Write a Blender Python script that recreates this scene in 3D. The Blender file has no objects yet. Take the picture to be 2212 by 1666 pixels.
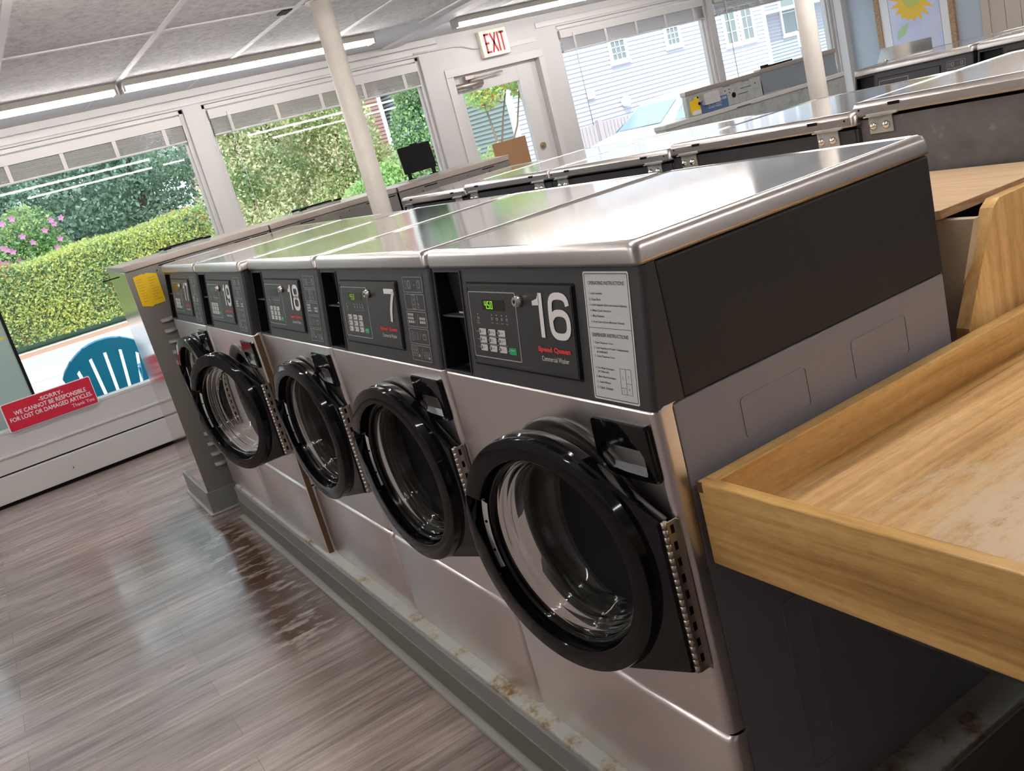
import bpy, bmesh, math, random
import numpy as np
from mathutils import Vector, Matrix
sc = bpy.context.scene
col = sc.collection
# ---------------------------------------------------------------- camera
cd = bpy.data.cameras.new('camera'); cam = bpy.data.objects.new('camera', cd); col.objects.link(cam)
R3 = Matrix(((0.50966113,-0.10447479,0.85400852),(0.82184537,0.35283161,-0.44730307),(-0.2545893,0.92983594,0.26568668)))
cam.matrix_world = Matrix.Translation((1.10284,-0.80690,1.55744)) @ R3.to_4x4()
cd.sensor_width = 36; cd.sensor_fit = 'HORIZONTAL'; cd.lens = 1983.3*36/2212; cd.clip_start = .02; cd.clip_end = 300
sc.camera = cam
# ---------------------------------------------------------------- sky, sun, exposure
w = bpy.data.worlds.new('sky'); sc.world = w; w.use_nodes = True
nt = w.node_tree; bg = nt.nodes['Background']
bg.inputs[0].default_value = (.80,.88,1,1); bg.inputs[1].default_value = 2.1
sl = bpy.data.lights.new('sun','SUN'); sl.energy = 2.9; sl.angle = .02; sl.color = (1,.95,.86)
so = bpy.data.objects.new('sun', sl); col.objects.link(so)
so.rotation_euler = Vector((-.62,.30,-1.0)).to_track_quat('-Z','Y').to_euler()
sc.view_settings.view_transform = 'Standard'; sc.view_settings.look = 'None'
sc.view_settings.exposure = 0.25; sc.view_settings.gamma = 1; sc.view_settings.use_curve_mapping = False
TUBE = 54.0
rnd = random.Random(4)
# ---------------------------------------------------------------- materials
MT = {}
def mat(n, c, rough=.5, metal=0., spec=.5, em=None, ems=0., trans=0., ior=1.45, coat=0.):
    m = bpy.data.materials.new(n); m.use_nodes = True; b = m.node_tree.nodes['Principled BSDF']
    b.inputs['Base Color'].default_value = (*c,1); b.inputs['Roughness'].default_value = rough
    b.inputs['Metallic'].default_value = metal; b.inputs['Specular IOR Level'].default_value = spec
    b.inputs['Transmission Weight'].default_value = trans; b.inputs['IOR'].default_value = ior
    b.inputs['Coat Weight'].default_value = coat
    if em: b.inputs['Emission Color'].default_value = (*em,1); b.inputs['Emission Strength'].default_value = ems
    MT[n] = m; return m
def nodes(m): return m.node_tree.nodes, m.node_tree.links, m.node_tree.nodes['Principled BSDF']
def coords(m, scale=(1,1,1), kind='Object'):
    N,L,b = nodes(m); t = N.new('ShaderNodeTexCoord'); mp = N.new('ShaderNodeMapping'); mp.inputs['Scale'].default_value = scale
    L.new(t.outputs[kind], mp.inputs['Vector']); return mp.outputs[0]
def noise(m, vec, scale=5, detail=4, rough=.5):
    N,L,b = nodes(m); n = N.new('ShaderNodeTexNoise'); n.inputs['Scale'].default_value = scale; n.inputs['Detail'].default_value = detail; n.inputs['Roughness'].default_value = rough
    L.new(vec, n.inputs['Vector']); return n.outputs['Fac']
def ramp(m, fac, stops):
    N,L,b = nodes(m); r = N.new('ShaderNodeValToRGB'); L.new(fac, r.inputs[0]); e = r.color_ramp.elements
    while len(e) < len(stops): e.new(.5)
    for i,(p,c) in enumerate(stops):
        e[i].position = p; e[i].color = (*c,1) if len(c) == 3 else c
    return r.outputs[0]
def rrange(m, fac, a, b_, lo=.3, hi=.7):
    N,L,b = nodes(m); r = N.new('ShaderNodeMapRange'); L.new(fac, r.inputs[0])
    r.inputs[1].default_value = lo; r.inputs[2].default_value = hi; r.inputs[3].default_value = a; r.inputs[4].default_value = b_; return r.outputs[0]
def mix(m, fac, a, c, mode='MIX'):
    N,L,b = nodes(m); x = N.new('ShaderNodeMix'); x.data_type = 'RGBA'; x.blend_type = mode
    if isinstance(fac,(int,float)): x.inputs[0].default_value = fac
    else: L.new(fac, x.inputs[0])
    for i,v in ((6,a),(7,c)):
        if isinstance(v, tuple): x.inputs[i].default_value = (*v,1)
        else: L.new(v, x.inputs[i])
    return x.outputs[2]
def bump(m, h, s=.2, d=.01):
    N,L,b = nodes(m); x = N.new('ShaderNodeBump'); x.inputs['Strength'].default_value = s; x.inputs['Distance'].default_value = d
    L.new(h, x.inputs['Height']); L.new(x.outputs[0], b.inputs['Normal'])
def base(m, c): N,L,b = nodes(m); L.new(c, b.inputs['Base Color'])
def rough(m, r): N,L,b = nodes(m); L.new(r, b.inputs['Roughness'])

# brushed stainless (fronts)
m = mat('steel_front', (.66,.62,.61), .30, 1.0); base(m, ramp(m, noise(m, coords(m,(1,1,1)),2.2,3),[(.3,(.74,.70,.69)),(.7,(.82,.785,.775))]))
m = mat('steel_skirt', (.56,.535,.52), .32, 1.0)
m = mat('steel_top', (.72,.70,.69), .10, 1.0); v = coords(m,(3,60,3)); n = noise(m,v,4,3); rough(m, rrange(m,n,.09,.13)); 
m = mat('steel_lid_back', (.62,.58,.55), .28, 1.0)
m = mat('steel_mirror', (.72,.71,.69), .12, 1.0)
m = mat('bronze_edge', (.16,.10,.055), .5, .6)
m = mat('chrome', (.80,.78,.76), .12, 1.0)
m = mat('dull_nickel', (.50,.46,.41), .35, 1.0)
m = mat('charcoal', (.036,.036,.040), .42); v = coords(m,(1,1,1)); bump(m, noise(m,v,900,2), .12, .0004)
m = mat('charcoal_side', (.021,.021,.024), .50, spec=.4)
m = mat('panel_black', (.028,.028,.031), .38)
m = mat('black_gloss', (.004,.004,.005), .07, spec=.32)
m = mat('black_matte', (.003,.003,.0035), .55, spec=.2)
m = mat('scoop_gloss', (.10,.105,.12), .3)
m = mat('gasket', (.016,.013,.012), .35)
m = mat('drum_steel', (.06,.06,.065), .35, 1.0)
m = mat('grey_paint', (.245,.24,.275), .38); v = coords(m,(1,1,1)); rough(m, rrange(m, noise(m,v,6,3), .34,.44))
m = mat('dark_grey_paint', (.030,.030,.036), .45)
m = mat('stained_back', (.10,.095,.10), .5); v = coords(m,(1,1,1)); base(m, ramp(m, noise(m,v,7,8,.7),[(.42,(.085,.078,.085)),(.60,(.12,.115,.125)),(.72,(.30,.30,.33))]))
m = mat('white_print', (.80,.78,.78), .5)
m = mat('grey_print', (.48,.48,.49), .5)
m = mat('red_print', (.62,.035,.035), .5)
m = mat('black_print', (.02,.02,.022), .5)
m = mat('label_silver', (.60,.61,.62), .45)
m = mat('label_white', (.76,.76,.77), .45)
m = mat('button_grey', (.62,.62,.62), .45)
m = mat('button_green', (.01,.36,.13), .45)
m = mat('display_glass', (.012,.010,.008), .12)
m = mat('led_green', (.3,.8,.02), .5, em=(.42,1,.02), ems=.7)
m = mat('led_dim', (.2,.4,.02), .5, em=(.36,.62,.05), ems=.35)
m = mat('door_glass', (.96,.98,.97), 0.02, trans=1.0, ior=1.45)
# thin clear glass: reflects a little, lets daylight straight through
m = bpy.data.materials.new('window_glass'); m.use_nodes = True; MT['window_glass'] = m
N = m.node_tree.nodes; L = m.node_tree.links; N.clear(); o_ = N.new('ShaderNodeOutputMaterial'); t_ = N.new('ShaderNodeBsdfTransparent'); g_ = N.new('ShaderNodeBsdfGlossy'); g_.inputs['Roughness'].default_value = 0.0
f_ = N.new('ShaderNodeFresnel'); f_.inputs[0].default_value = 1.38; x_ = N.new('ShaderNodeMixShader'); t_.inputs[0].default_value = (.93,.96,.95,1)
gm_ = N.new('ShaderNodeNewGeometry'); iv_ = N.new('ShaderNodeMath'); iv_.operation = 'SUBTRACT'; iv_.inputs[0].default_value = 1; L.new(gm_.outputs['Backfacing'], iv_.inputs[1]); ml_ = N.new('ShaderNodeMath'); ml_.operation = 'MULTIPLY'; L.new(f_.outputs[0], ml_.inputs[0]); L.new(iv_.outputs[0], ml_.inputs[1]); L.new(ml_.outputs[0], x_.inputs[0]); L.new(t_.outputs[0], x_.inputs[1]); L.new(g_.outputs[0], x_.inputs[2]); L.new(x_.outputs[0], o_.inputs[0])
m = mat('white_wall', (.58,.56,.555), .55); base(m, ramp(m, noise(m, coords(m,(1,1,1)),1.5,3),[(.3,(.48,.465,.465)),(.7,(.53,.515,.512))]))
m = mat('white_trim', (.54,.525,.52), .4)
m = mat('blue_wall', (.40,.46,.53), .6)
m = mat('beige_panel', (.46,.40,.34), .5)
m = mat('warm_wall', (.62,.60,.60), .6)
m = mat('dryer_front', (.30,.28,.27), .4)
m = mat('cream_post', (.66,.61,.55), .5); v = coords(m,(1,1,1)); base(m, ramp(m, noise(m,v,9,6,.6),[(.3,(.66,.61,.56)),(.66,(.72,.67,.62)),(.80,(.50,.44,.38))]))
m = mat('ceiling_tile', (.4,.38,.37), .9); v = coords(m,(1,1,1)); n1 = noise(m,v,26,10,.80); n2 = noise(m,v,1.2,3)
base(m, mix(m, .40, ramp(m,n1,[(.38,(.34,.325,.32)),(.47,(.60,.58,.575)),(.56,(.78,.76,.755)),(.64,(.86,.84,.835)),(.75,(.9,.88,.86))]), ramp(m,n2,[(.3,(.62,.60,.595)),(.7,(.78,.76,.755))]))); bump(m,n1,.5,.004)
m = mat('ceiling_board', (.66,.66,.67), .6)
m = mat('grid_white', (.72,.69,.69), .5)
m = mat('fixture_beige', (.52,.49,.45), .5)
m = mat('tube_lit', (1,1,1), .4, em=(1,.955,.915), ems=TUBE)
m = mat('blind_slat', (.58,.55,.535), .5); N,L,b = nodes(m); tr = N.new('ShaderNodeBsdfTranslucent'); tr.inputs[0].default_value = (.75,.72,.68,1); ad = N.new('ShaderNodeMixShader'); ad.inputs[0].default_value = .22
L.new(b.outputs[0], ad.inputs[1]); L.new(tr.outputs[0], ad.inputs[2]); L.new(ad.outputs[0], N['Material Output'].inputs[0])
m = mat('blind_tape', (.55,.52,.505), .6)
m = mat('blind_rail', (.53,.51,.50), .45)
m = mat('cream_plastic', (.75,.70,.60), .4)
m = mat('exit_red', (.42,.02,.03), .5)
m = mat('brass', (.45,.33,.18), .3, 1.0)
m = mat('closer_metal', (.42,.36,.33), .35, .8)
m = mat('sign_red', (.52,.01,.04), .45)
m = mat('yellow_paper', (.80,.52,.005), .6)
m = mat('sign_blue', (.075,.125,.26), .5)
m = mat('galvanised', (.42,.44,.43), .45, .4); v = coords(m,(1,1,1)); base(m, ramp(m, noise(m,v,12,5,.7),[(.35,(.36,.38,.37)),(.6,(.50,.52,.51)),(.75,(.30,.31,.31))]))
m = mat('louver_light', (.34,.32,.30), .4, .3)
m = mat('louver_grey', (.21,.195,.18), .45, .3)
m = mat('top_tan', (.46,.40,.36), .35, .7)
m = mat('brown_board', (.46,.25,.13), .6)
m = mat('gap_black', (.01,.01,.01), .9)
# vinyl plank floor, wet streaks and brown water stains near the plinth
m = mat('floor_plank', (.2,.16,.14), .3); N,L,b = nodes(m)
v = coords(m,(1,1,1)); br = N.new('ShaderNodeTexBrick'); mp = N.new('ShaderNodeMapping'); mp.inputs['Rotation'].default_value = (0,0,math.pi/2); L.new(v, mp.inputs[0]); L.new(mp.outputs[0], br.inputs[0])
br.inputs['Scale'].default_value = 1; br.inputs['Brick Width'].default_value = 1.2; br.inputs['Row Height'].default_value = .15; br.inputs['Mortar Size'].default_value = .0012
br.inputs['Color1'].default_value = (.9,.9,.9,1); br.inputs['Color2'].default_value = (1.12,1.1,1.08,1); br.inputs['Mortar'].default_value = (.6,.58,.56,1)
g1 = noise(m, coords(m,(26,1.6,1)), 1.6, 8, .68); g2 = noise(m, coords(m,(7,.8,1)), 1.3, 4, .55)
wood = ramp(m, g1, [(.28,(.10,.072,.062)),(.44,(.235,.192,.175)),(.60,(.345,.298,.280)),(.78,(.50,.45,.43))])
wood = mix(m, .75, wood, ramp(m,g2,[(.35,(.62,.58,.56)),(.65,(1.2,1.18,1.17))]), 'MULTIPLY'); wood = mix(m, 1.0, wood, br.outputs[0], 'MULTIPLY')
sx = N.new('ShaderNodeSeparateXYZ'); L.new(v, sx.inputs[0])
def band(out, a, b_, soft):
    up = rrange(m, out, 0, 1, a, a+soft); dn = rrange(m, out, 1, 0, b_-soft, b_); q = N.new('ShaderNodeMath'); q.operation = 'MULTIPLY'; L.new(up,q.inputs[0]); L.new(dn,q.inputs[1]); return q.outputs[0]
def mul(a, b_):
    q = N.new('ShaderNodeMath'); q.operation = 'MULTIPLY'; L.new(a,q.inputs[0]); L.new(b_,q.inputs[1]); return q.outputs[0]
area = mul(band(sx.outputs[0],-3.85,-1.85,.25), band(sx.outputs[1],-.40,-.04,.10))
stn = mul(area, rrange(m, noise(m, coords(m,(9,3.2,1)), 2.0, 5, .6), 0, 1, .42,.50))
wood = mix(m, stn, wood, (.075,.038,.020))
base(m, wood)
wet = mul(band(sx.outputs[0],-5.6,-1.9,.8), rrange(m, noise(m, coords(m,(2,.8,1)),1.6,3), 0,1,.35,.6))
rg = N.new('ShaderNodeMapRange'); L.new(wet, rg.inputs[0]); rg.inputs[3].default_value = .28; rg.inputs[4].default_value = .11
L.new(rg.outputs[0], b.inputs['Roughness']); bump(m, g1, .12, .004)
def woodmat(name, axis, cols, s=1.0, worn=None, rough_=.33):
    m = mat(name, (.5,.3,.1), rough_); N,L,b = nodes(m)
    def st(across, along): q=[across*s]*3; q[axis]=along*s; return tuple(q)
    g = noise(m, coords(m,st(34,1.1)), 1.7, 7, .62)
    g2 = noise(m, coords(m,st(9,.5)), 1.6, 4, .55)
    g3 = noise(m, coords(m,st(60,22)), 1.5, 3, .5)
    c = ramp(m, g, [(.30,cols[0]),(.47,cols[1]),(.66,cols[2])])
    c = mix(m,.85,c,ramp(m,g2,[(.34,(.66,.58,.48)),(.50,(.98,.97,.95)),(.66,(1.16,1.16,1.14))]),'MULTIPLY')
    c = mix(m,.5,c,ramp(m,g3,[(.36,(.80,.74,.66)),(.55,(1,1,1))]),'MULTIPLY')
    if worn:
        v = coords(m,(1,1,1)); d = N.new('ShaderNodeVectorMath'); d.operation = 'DISTANCE'; L.new(v, d.inputs[0]); d.inputs[1].default_value = worn
        nn = noise(m, coords(m,(20,8,20)), 2.2, 8, .72); q = N.new('ShaderNodeMath'); q.operation = 'MULTIPLY_ADD'; L.new(nn,q.inputs[0]); q.inputs[1].default_value = .60; L.new(d.outputs['Value'],q.inputs[2])
        f = rrange(m, q.outputs[0], 1, 0, .47,.60); c = mix(m, f, c, (.66,.51,.35))
    base(m, c); bump(m, g, .06, .003); return m
woodmat('wood_rim_y', 1, [(.58,.35,.13),(.74,.49,.20),(.80,.58,.29)])
woodmat('wood_rim_x', 0, [(.36,.19,.055),(.57,.345,.115),(.70,.455,.175)])
woodmat('wood_face_y', 1, [(.58,.33,.10),(.74,.47,.17),(.80,.56,.25)])
woodmat('wood_surface', 1, [(.44,.25,.10),(.62,.39,.18),(.72,.51,.27)], 1.0, worn=(.02,-.26,.874))
woodmat('wood_panel_z', 2, [(.62,.39,.15),(.76,.50,.21),(.82,.58,.28)])
m = mat('ply_light', (.66,.46,.28), .45); base(m, ramp(m, noise(m, coords(m,(1.5,22,2)),3,3),[(.35,(.58,.40,.24)),(.65,(.68,.49,.31))]))
m = mat('ply_edge', (.35,.22,.12), .6); base(m, ramp(m, noise(m, coords(m,(20,8,60)),2,4),[(.3,(.24,.14,.07)),(.7,(.46,.31,.19))]))
m = mat('tan_panel', (.56,.47,.36), .6)
# plinth
m = mat('plinth_top', (.46,.47,.45), .5); v = coords(m,(1,1,1)); nn = noise(m,v,9,7,.7); c = ramp(m, nn,[(.52,(.46,.48,.46)),(.58,(.40,.36,.28)),(.66,(.20,.11,.04)),(.80,(.05,.03,.02))]); base(m,c)
m = mat('vinyl_base', (.20,.205,.195), .4)
m = mat('vinyl_dark', (.125,.13,.115), .4)
m = mat('vinyl_toe', (.34,.34,.31), .5)
m = mat('base_line', (.36,.30,.22), .5)
# outside
m = mat('asphalt', (.42,.40,.42), .9)
m = mat('sidewalk', (.62,.60,.62), .9)
m = mat('mulch', (.45,.26,.19), .9)
m = mat('siding', (.60,.60,.67), .6)
m = mat('siding_grey', (.44,.45,.50), .6)
m = mat('siding_shaded', (.36,.43,.43), .6)  # end wall of the white clapboard house, its shade put into the colour
m = mat('ext_white', (.86,.87,.88), .5)
m = mat('dark_pane', (.24,.28,.28), .1)
m = mat('fence_wood', (.50,.44,.46), .8)
m = mat('chair_teal', (.0,.25,.42), .4)
m = mat('car_paint', (.78,.78,.80), .2, .2, coat=.5)
m = mat('car_glass', (.28,.38,.42), .05)
m = mat('tyre', (.02,.02,.02), .8)
m = mat('bark', (.22,.16,.12), .9)
m = mat('pale_cabinet', (.42,.48,.47), .4)
m = mat('orange_sticker', (.85,.25,.03), .5)
m = mat('yellow_sticker', (.80,.55,.05), .5)
m = mat('pink_brick', (.50,.30,.28), .8)
m = mat('flower_pink', (.75,.32,.60), .6)
m = mat('sign_green', (.05,.35,.20), .5)
m = mat('blue_plastic', (.05,.12,.45), .5)
def leafmat(n, c): 
    m = mat(n, c, .6); N,L,b = nodes(m); tr = N.new('ShaderNodeBsdfTranslucent'); tr.inputs[0].default_value = (c[0]*1.3,c[1]*1.3,c[2],1); ad = N.new('ShaderNodeMixShader'); ad.inputs[0].default_value = .35
    L.new(b.outputs[0], ad.inputs[1]); L.new(tr.outputs[0], ad.inputs[2]); L.new(ad.outputs[0], N['Material Output'].inputs[0])
mat('leaf_core', (.06,.10,.06), .9); leafmat('leaf_yellow', (.60,.62,.20)); leafmat('leaf_lime', (.44,.53,.25)); leafmat('leaf_mid', (.28,.40,.20)); leafmat('leaf_dark', (.16,.27,.20)); leafmat('leaf_conifer', (.27,.40,.33)); leafmat('leaf_pale', (.56,.63,.42)); leafmat('leaf_straw', (.74,.68,.48)); leafmat('leaf_rust', (.48,.20,.08)); leafmat('leaf_bright', (.38,.60,.26)); leafmat('petal_pink', (.70,.30,.58)); leafmat('leaf_grey', (.36,.48,.40))

# ---------------------------------------------------------------- mesh helper
class B:
    def __init__(s): s.bm = bmesh.new(); s.M = Matrix.Identity(4); s.mi = 0
    def _v(s, ps): return [s.bm.verts.new(s.M @ Vector(p)) for p in ps]
    def _f(s, vs, smooth=False):
        try: f = s.bm.faces.new(vs); f.material_index = s.mi; f.smooth = smooth; return f
        except ValueError: return None
    def box(s, x0,x1,y0,y1,z0,z1, bev=0, seg=2):
        v = s._v([(x,y,z) for z in (z0,z1) for y in (y0,y1) for x in (x0,x1)])
        fs = [s._f([v[i] for i in q]) for q in ((0,2,3,1),(4,5,7,6),(0,1,5,4),(2,6,7,3),(0,4,6,2),(1,3,7,5))]
        if bev:
            es = list({e for f in fs for e in f.edges}); r = bmesh.ops.bevel(s.bm, geom=es, offset=bev, segments=seg, profile=.5, affect='EDGES')
            for f in r['faces']: f.material_index = s.mi; f.smooth = True
        return s
    def poly(s, pts, n0, n1, bev=0):
        """pts in (x,y); extruded along z from n0 to n1"""
        a = s._v([(p[0],p[1],n0) for p in pts]); b = s._v([(p[0],p[1],n1) for p in pts]); k = len(pts)
        fs = [s._f(a[::-1]), s._f(b)]
        for i in range(k): fs.append(s._f([a[i],a[(i+1)%k],b[(i+1)%k],b[i]]))
        if bev:
            es = list({e for f in fs[:2] if f for e in f.edges}); bmesh.ops.bevel(s.bm, geom=es, offset=bev, segments=2, profile=.5, affect='EDGES')
        return s
    def rrect(s, x0,x1,y0,y1,n0,n1,r=.004,seg=4):
        pts = []
        for cx,cy,a in ((x1-r,y1-r,0),(x0+r,y1-r,90),(x0+r,y0+r,180),(x1-r,y0+r,270)):
            for i in range(seg+1):
                t = math.radians(a+90*i/seg); pts.append((cx+r*math.cos(t),cy+r*math.sin(t)))
        return s.poly(pts,n0,n1)
    def frame(s, x0,x1,y0,y1,n0,n1,w,r=.004,seg=4):
        def ring(a0,a1,b0,b1,rr):
            pts=[]
            for cx,cy,a in ((a1-rr,b1-rr,0),(a0+rr,b1-rr,90),(a0+rr,b0+rr,180),(a1-rr,b0+rr,270)):
                for i in range(seg+1):
                    t=math.radians(a+90*i/seg); pts.append((cx+rr*math.cos(t),cy+rr*math.sin(t)))
            return pts
        o = ring(x0,x1,y0,y1,r); i_ = ring(x0+w,x1-w,y0+w,y1-w,max(r-w,.0002)); k = len(o)
        A = s._v([(p[0],p[1],n1) for p in o]); C = s._v([(p[0],p[1],n1) for p in i_]); D = s._v([(p[0],p[1],n0) for p in o]); E_ = s._v([(p[0],p[1],n0) for p in i_])
        for j in range(k):
            q=(j+1)%k; s._f([A[j],A[q],C[q],C[j]]); s._f([D[j],D[q],A[q],A[j]]); s._f([C[j],C[q],E_[q],E_[j]])
        return s
    def cyl(s, p0, p1, r0, r1=None, n=20, cap=True, smooth=True):
        r1 = r0 if r1 is None else r1; p0 = Vector(p0); p1 = Vector(p1); d = (p1-p0).normalized()
        u = d.orthogonal().normalized(); v = d.cross(u)
        a = s._v([p0+r0*(math.cos(2*math.pi*i/n)*u+math.sin(2*math.pi*i/n)*v) for i in range(n)]); b = s._v([p1+r1*(math.cos(2*math.pi*i/n)*u+math.sin(2*math.pi*i/n)*v) for i in range(n)])
        for i in range(n): s._f([a[i],a[(i+1)%n],b[(i+1)%n],b[i]], smooth)
        if cap: s._f(a[::-1]); s._f(b)
        return s
    def tube(s, pts, r, n=10):
        pts = [Vector(p) for p in pts]; rings = []
        u = None
        for i,p in enumerate(pts):
            d = (pts[min(i+1,len(pts)-1)]-pts[max(i-1,0)]).normalized()
            u = d.orthogonal().normalized() if u is None else (u - d*u.dot(d)).normalized(); v = d.cross(u)
            rr = r[i] if isinstance(r,(list,tuple)) else r
            rings.append(s._v([p+rr*(math.cos(2*math.pi*k/n)*u+math.sin(2*math.pi*k/n)*v) for k in range(n)]))
        for a,b in zip(rings,rings[1:]):
            for k in range(n): s._f([a[k],a[(k+1)%n],b[(k+1)%n],b[k]], True)
        s._f(rings[0][::-1]); s._f(rings[-1]); return s
    def strips(s, rows, closed=True, smooth=True):
        V = [s._v(r) for r in rows]; k = len(rows[0])
        for a,b in zip(V,V[1:]):
            for i in range(k if closed else k-1): s._f([a[i],a[(i+1)%k],b[(i+1)%k],b[i]], smooth)
        return V
    def dome(s, c, nrm, r, h, n=14, k=4):
        c = Vector(c); d = Vector(nrm).normalized(); u = d.orthogonal().normalized(); v = d.cross(u); rows=[]
        for j in range(k+1):
            t = math.pi/2*j/k*.98; rows.append([c+d*h*math.sin(t)+r*math.cos(t)*(math.cos(2*math.pi*i/n)*u+math.sin(2*math.pi*i/n)*v) for i in range(n)])
        V = s.strips(rows); s._f(V[-1]); return s
    def text(s, str_, x0,x1,y0,y1, n, bold=0., align='C'):
        cu = bpy.data.curves.new('t','FONT'); cu.body = str_; cu.offset = bold; cu.resolution_u = 3; ob = bpy.data.objects.new('t',cu); col.objects.link(ob)
        me = bpy.data.meshes.new_from_object(ob.evaluated_get(bpy.context.evaluated_depsgraph_get())) if False else ob.to_mesh()
        vs = [v.co.copy() for v in me.vertices]; fs = [tuple(p.vertices) for p in me.polygons]
        ob.to_mesh_clear(); bpy.data.objects.remove(ob); bpy.data.curves.remove(cu)
        if not vs: return s
        a0=min(v.x for v in vs); a1=max(v.x for v in vs); b0=min(v.y for v in vs); b1=max(v.y for v in vs)
        if x1 is None: x1 = x0+(a1-a0)*(y1-y0)/(b1-b0)*.82
        V = s._v([(x0+(v.x-a0)/(a1-a0)*(x1-x0), y0+(v.y-b0)/max(b1-b0,1e-6)*(y1-y0), n) for v in vs])
        for f in fs: s._f([V[i] for i in f])
        return s
    def obj(s, name, mats, parent=None, loc=None, rot=None, recalc=True):
        if recalc: bmesh.ops.recalc_face_normals(s.bm, faces=s.bm.faces)
        me = bpy.data.meshes.new(name); s.bm.to_mesh(me); s.bm.free()
        for k in (mats if isinstance(mats,(list,tuple)) else [mats]): me.materials.append(MT[k])
        o = bpy.data.objects.new(name, me); col.objects.link(o)
        if parent: o.parent = parent
        if loc: o.location = loc
        if rot: o.rotation_euler = rot
        return o
def tag(o, label, cat, group=None, kind=None):
    o['label'] = label; o['category'] = cat
    if group: o['group'] = group
    if kind: o['kind'] = kind
    return o
def thing(name, label, cat, loc=(0,0,0), rz=0, group=None):
    o = bpy.data.objects.new(name, None); col.objects.link(o); o.location = loc; o.rotation_euler = (0,0,rz); o.empty_display_size = .1
    return tag(o, label, cat, group)
def struct(o): o['kind'] = 'structure'; return o
def copy_tree(o, parent=None):
    c = o.copy(); col.objects.link(c)
    if parent: c.parent = parent
    for ch in list(o.children): copy_tree(ch, c)
    return c
def AX(origin, X, Y):
    X = Vector(X).normalized(); Y = Vector(Y).normalized(); Z = X.cross(Y)
    return Matrix.Translation(origin) @ Matrix((X,Y,Z)).transposed().to_4x4()
def bar(b, parent_M=None): return b

# ================================================================ STRUCTURE
XW = -5.9; ZC = 2.37; YB = 7.85; XR = 4.6; YF = -4.2
b = B(); b.box(XW-.2,XR+.2,YF-.2,YB+.2,-.12,0); struct(b.obj('floor','floor_plank'))
b = B(); b.box(-4.93,XR+.2,YF-.2,YB+.2,ZC,ZC+.1); b.mi = 1; b.box(XW-.2,-4.93,YF-.2,YB+.2,ZC,ZC+.1); cl = struct(b.obj('ceiling',['ceiling_tile','ceiling_board']))
b = B()
for k in range(-6,13):
    y = -.366+.69*k
    b.box(-4.9,XR,y-.015,y+.015,ZC-.006,ZC+.002)
for x in (-3.52,-2.14,-.76,.62,2.0,3.38): b.box(x-.012,x+.012,YF,YB,ZC-.005,ZC+.002)
g = b.obj('ceiling_grid','grid_white',cl)
b = B(); b.box(XW,-3.0,2.53,2.66,ZC-.022,ZC+.002,.004); b.obj('batten','grid_white',cl)
b = B()
for y in (.25,.95,3.3,5.2): b.box(XW,-4.93,y-.004,y+.004,ZC-.003,ZC+.001)
b.obj('board_joint','grid_white',cl)
b = B(); b.box(-3.66,-3.55,.95,1.0,ZC-.008,ZC+.001); b.obj('tile_gap','gap_black',cl)  # flat black box standing in for the hole beside the post
# window wall with openings
OP = [(-1.9,.885,.47,2.25),(1.02,2.83,.47,2.25),(3.05,3.97,0,2.05),(4.21,6.0,.47,2.25),(6.08,7.76,.47,2.25)]
b = B(); y = YF-.2
for (a,c,z0,z1) in OP:
    b.box(XW-.15,XW,y,a,0,ZC)
    if z0 > 0: b.box(XW-.15,XW,a,c,0,z0)
    b.box(XW-.15,XW,a,c,z1,ZC); y = c
b.box(XW-.15,XW,y,YB+.2,0,ZC)
wl = struct(b.obj('wall_left','white_wall'))
b = B(); b.box(XW,XW+.012,YF,3.02,2.265,2.315,.004); b.box(XW,XW+.018,YF,3.02,2.318,2.37,.004); b.box(XW,XW+.012,4.0,YB,2.265,2.315,.004); b.obj('cornice_board','white_trim',wl)
b = B(); b.box(-6.1,XR+.2,YB,YB+.15,0,ZC); struct(b.obj('wall_back','blue_wall'))
b = B(); b.box(XR,XR+.15,YF,YB,0,ZC); struct(b.obj('wall_right','warm_wall'))
b = B(); b.box(-6.1,XR+.2,YF-.15,YF,0,ZC); struct(b.obj('wall_front','warm_wall'))
# baseboard heater cover
b = B(); b.box(XW,XW+.03,YF,3.0,.32,.335,.003); b.box(XW,XW+.022,YF,3.0,.217,.32,.003); b.box(XW,XW+.05,YF,3.0,.03,.207,.004); b.mi = 1; b.box(XW,XW+.012,YF,3.0,.200,.222); b.box(XW,XW+.02,YF,3.0,0,.03)
b.mi = 1; b.box(XW+.0501,XW+.0505,-.66,-.655,.10,.115); struct(b.obj('baseboard_left',['white_trim','black_matte']))
# windows
def window(i, a, c, z0, z1, wand=None):
    r = bpy.data.objects.new('window_%d'%i, None); col.objects.link(r); r.location = (XW-.06,(a+c)/2,z0); struct(r)
    h = (c-a)/2; H = z1-z0
    b = B(); t = .03
    b.box(-.05,.03,-h,-h+t,0,H,.003); b.box(-.05,.03,h-t,h,0,H,.003); b.box(-.05,.06,-h,h,0,.022,.003); b.box(-.05,.03,-h,h,H-t,H,.003)
    b.box(-.02,.005,-h+t,-h+t+.018,.02,H-t,.002); b.box(-.02,.005,h-t-.018,h-t,.02,H-t,.002)
    b.obj('window_frame','white_trim',r)
    b = B(); b.box(-.028,-.024,-h+t,h-t,.018,H-t); b.obj('pane','window_glass',r)
    return r
window(1,*OP[0]); window(2,*OP[1]); window(3,*OP[3]); window(4,*OP[4])
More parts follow.
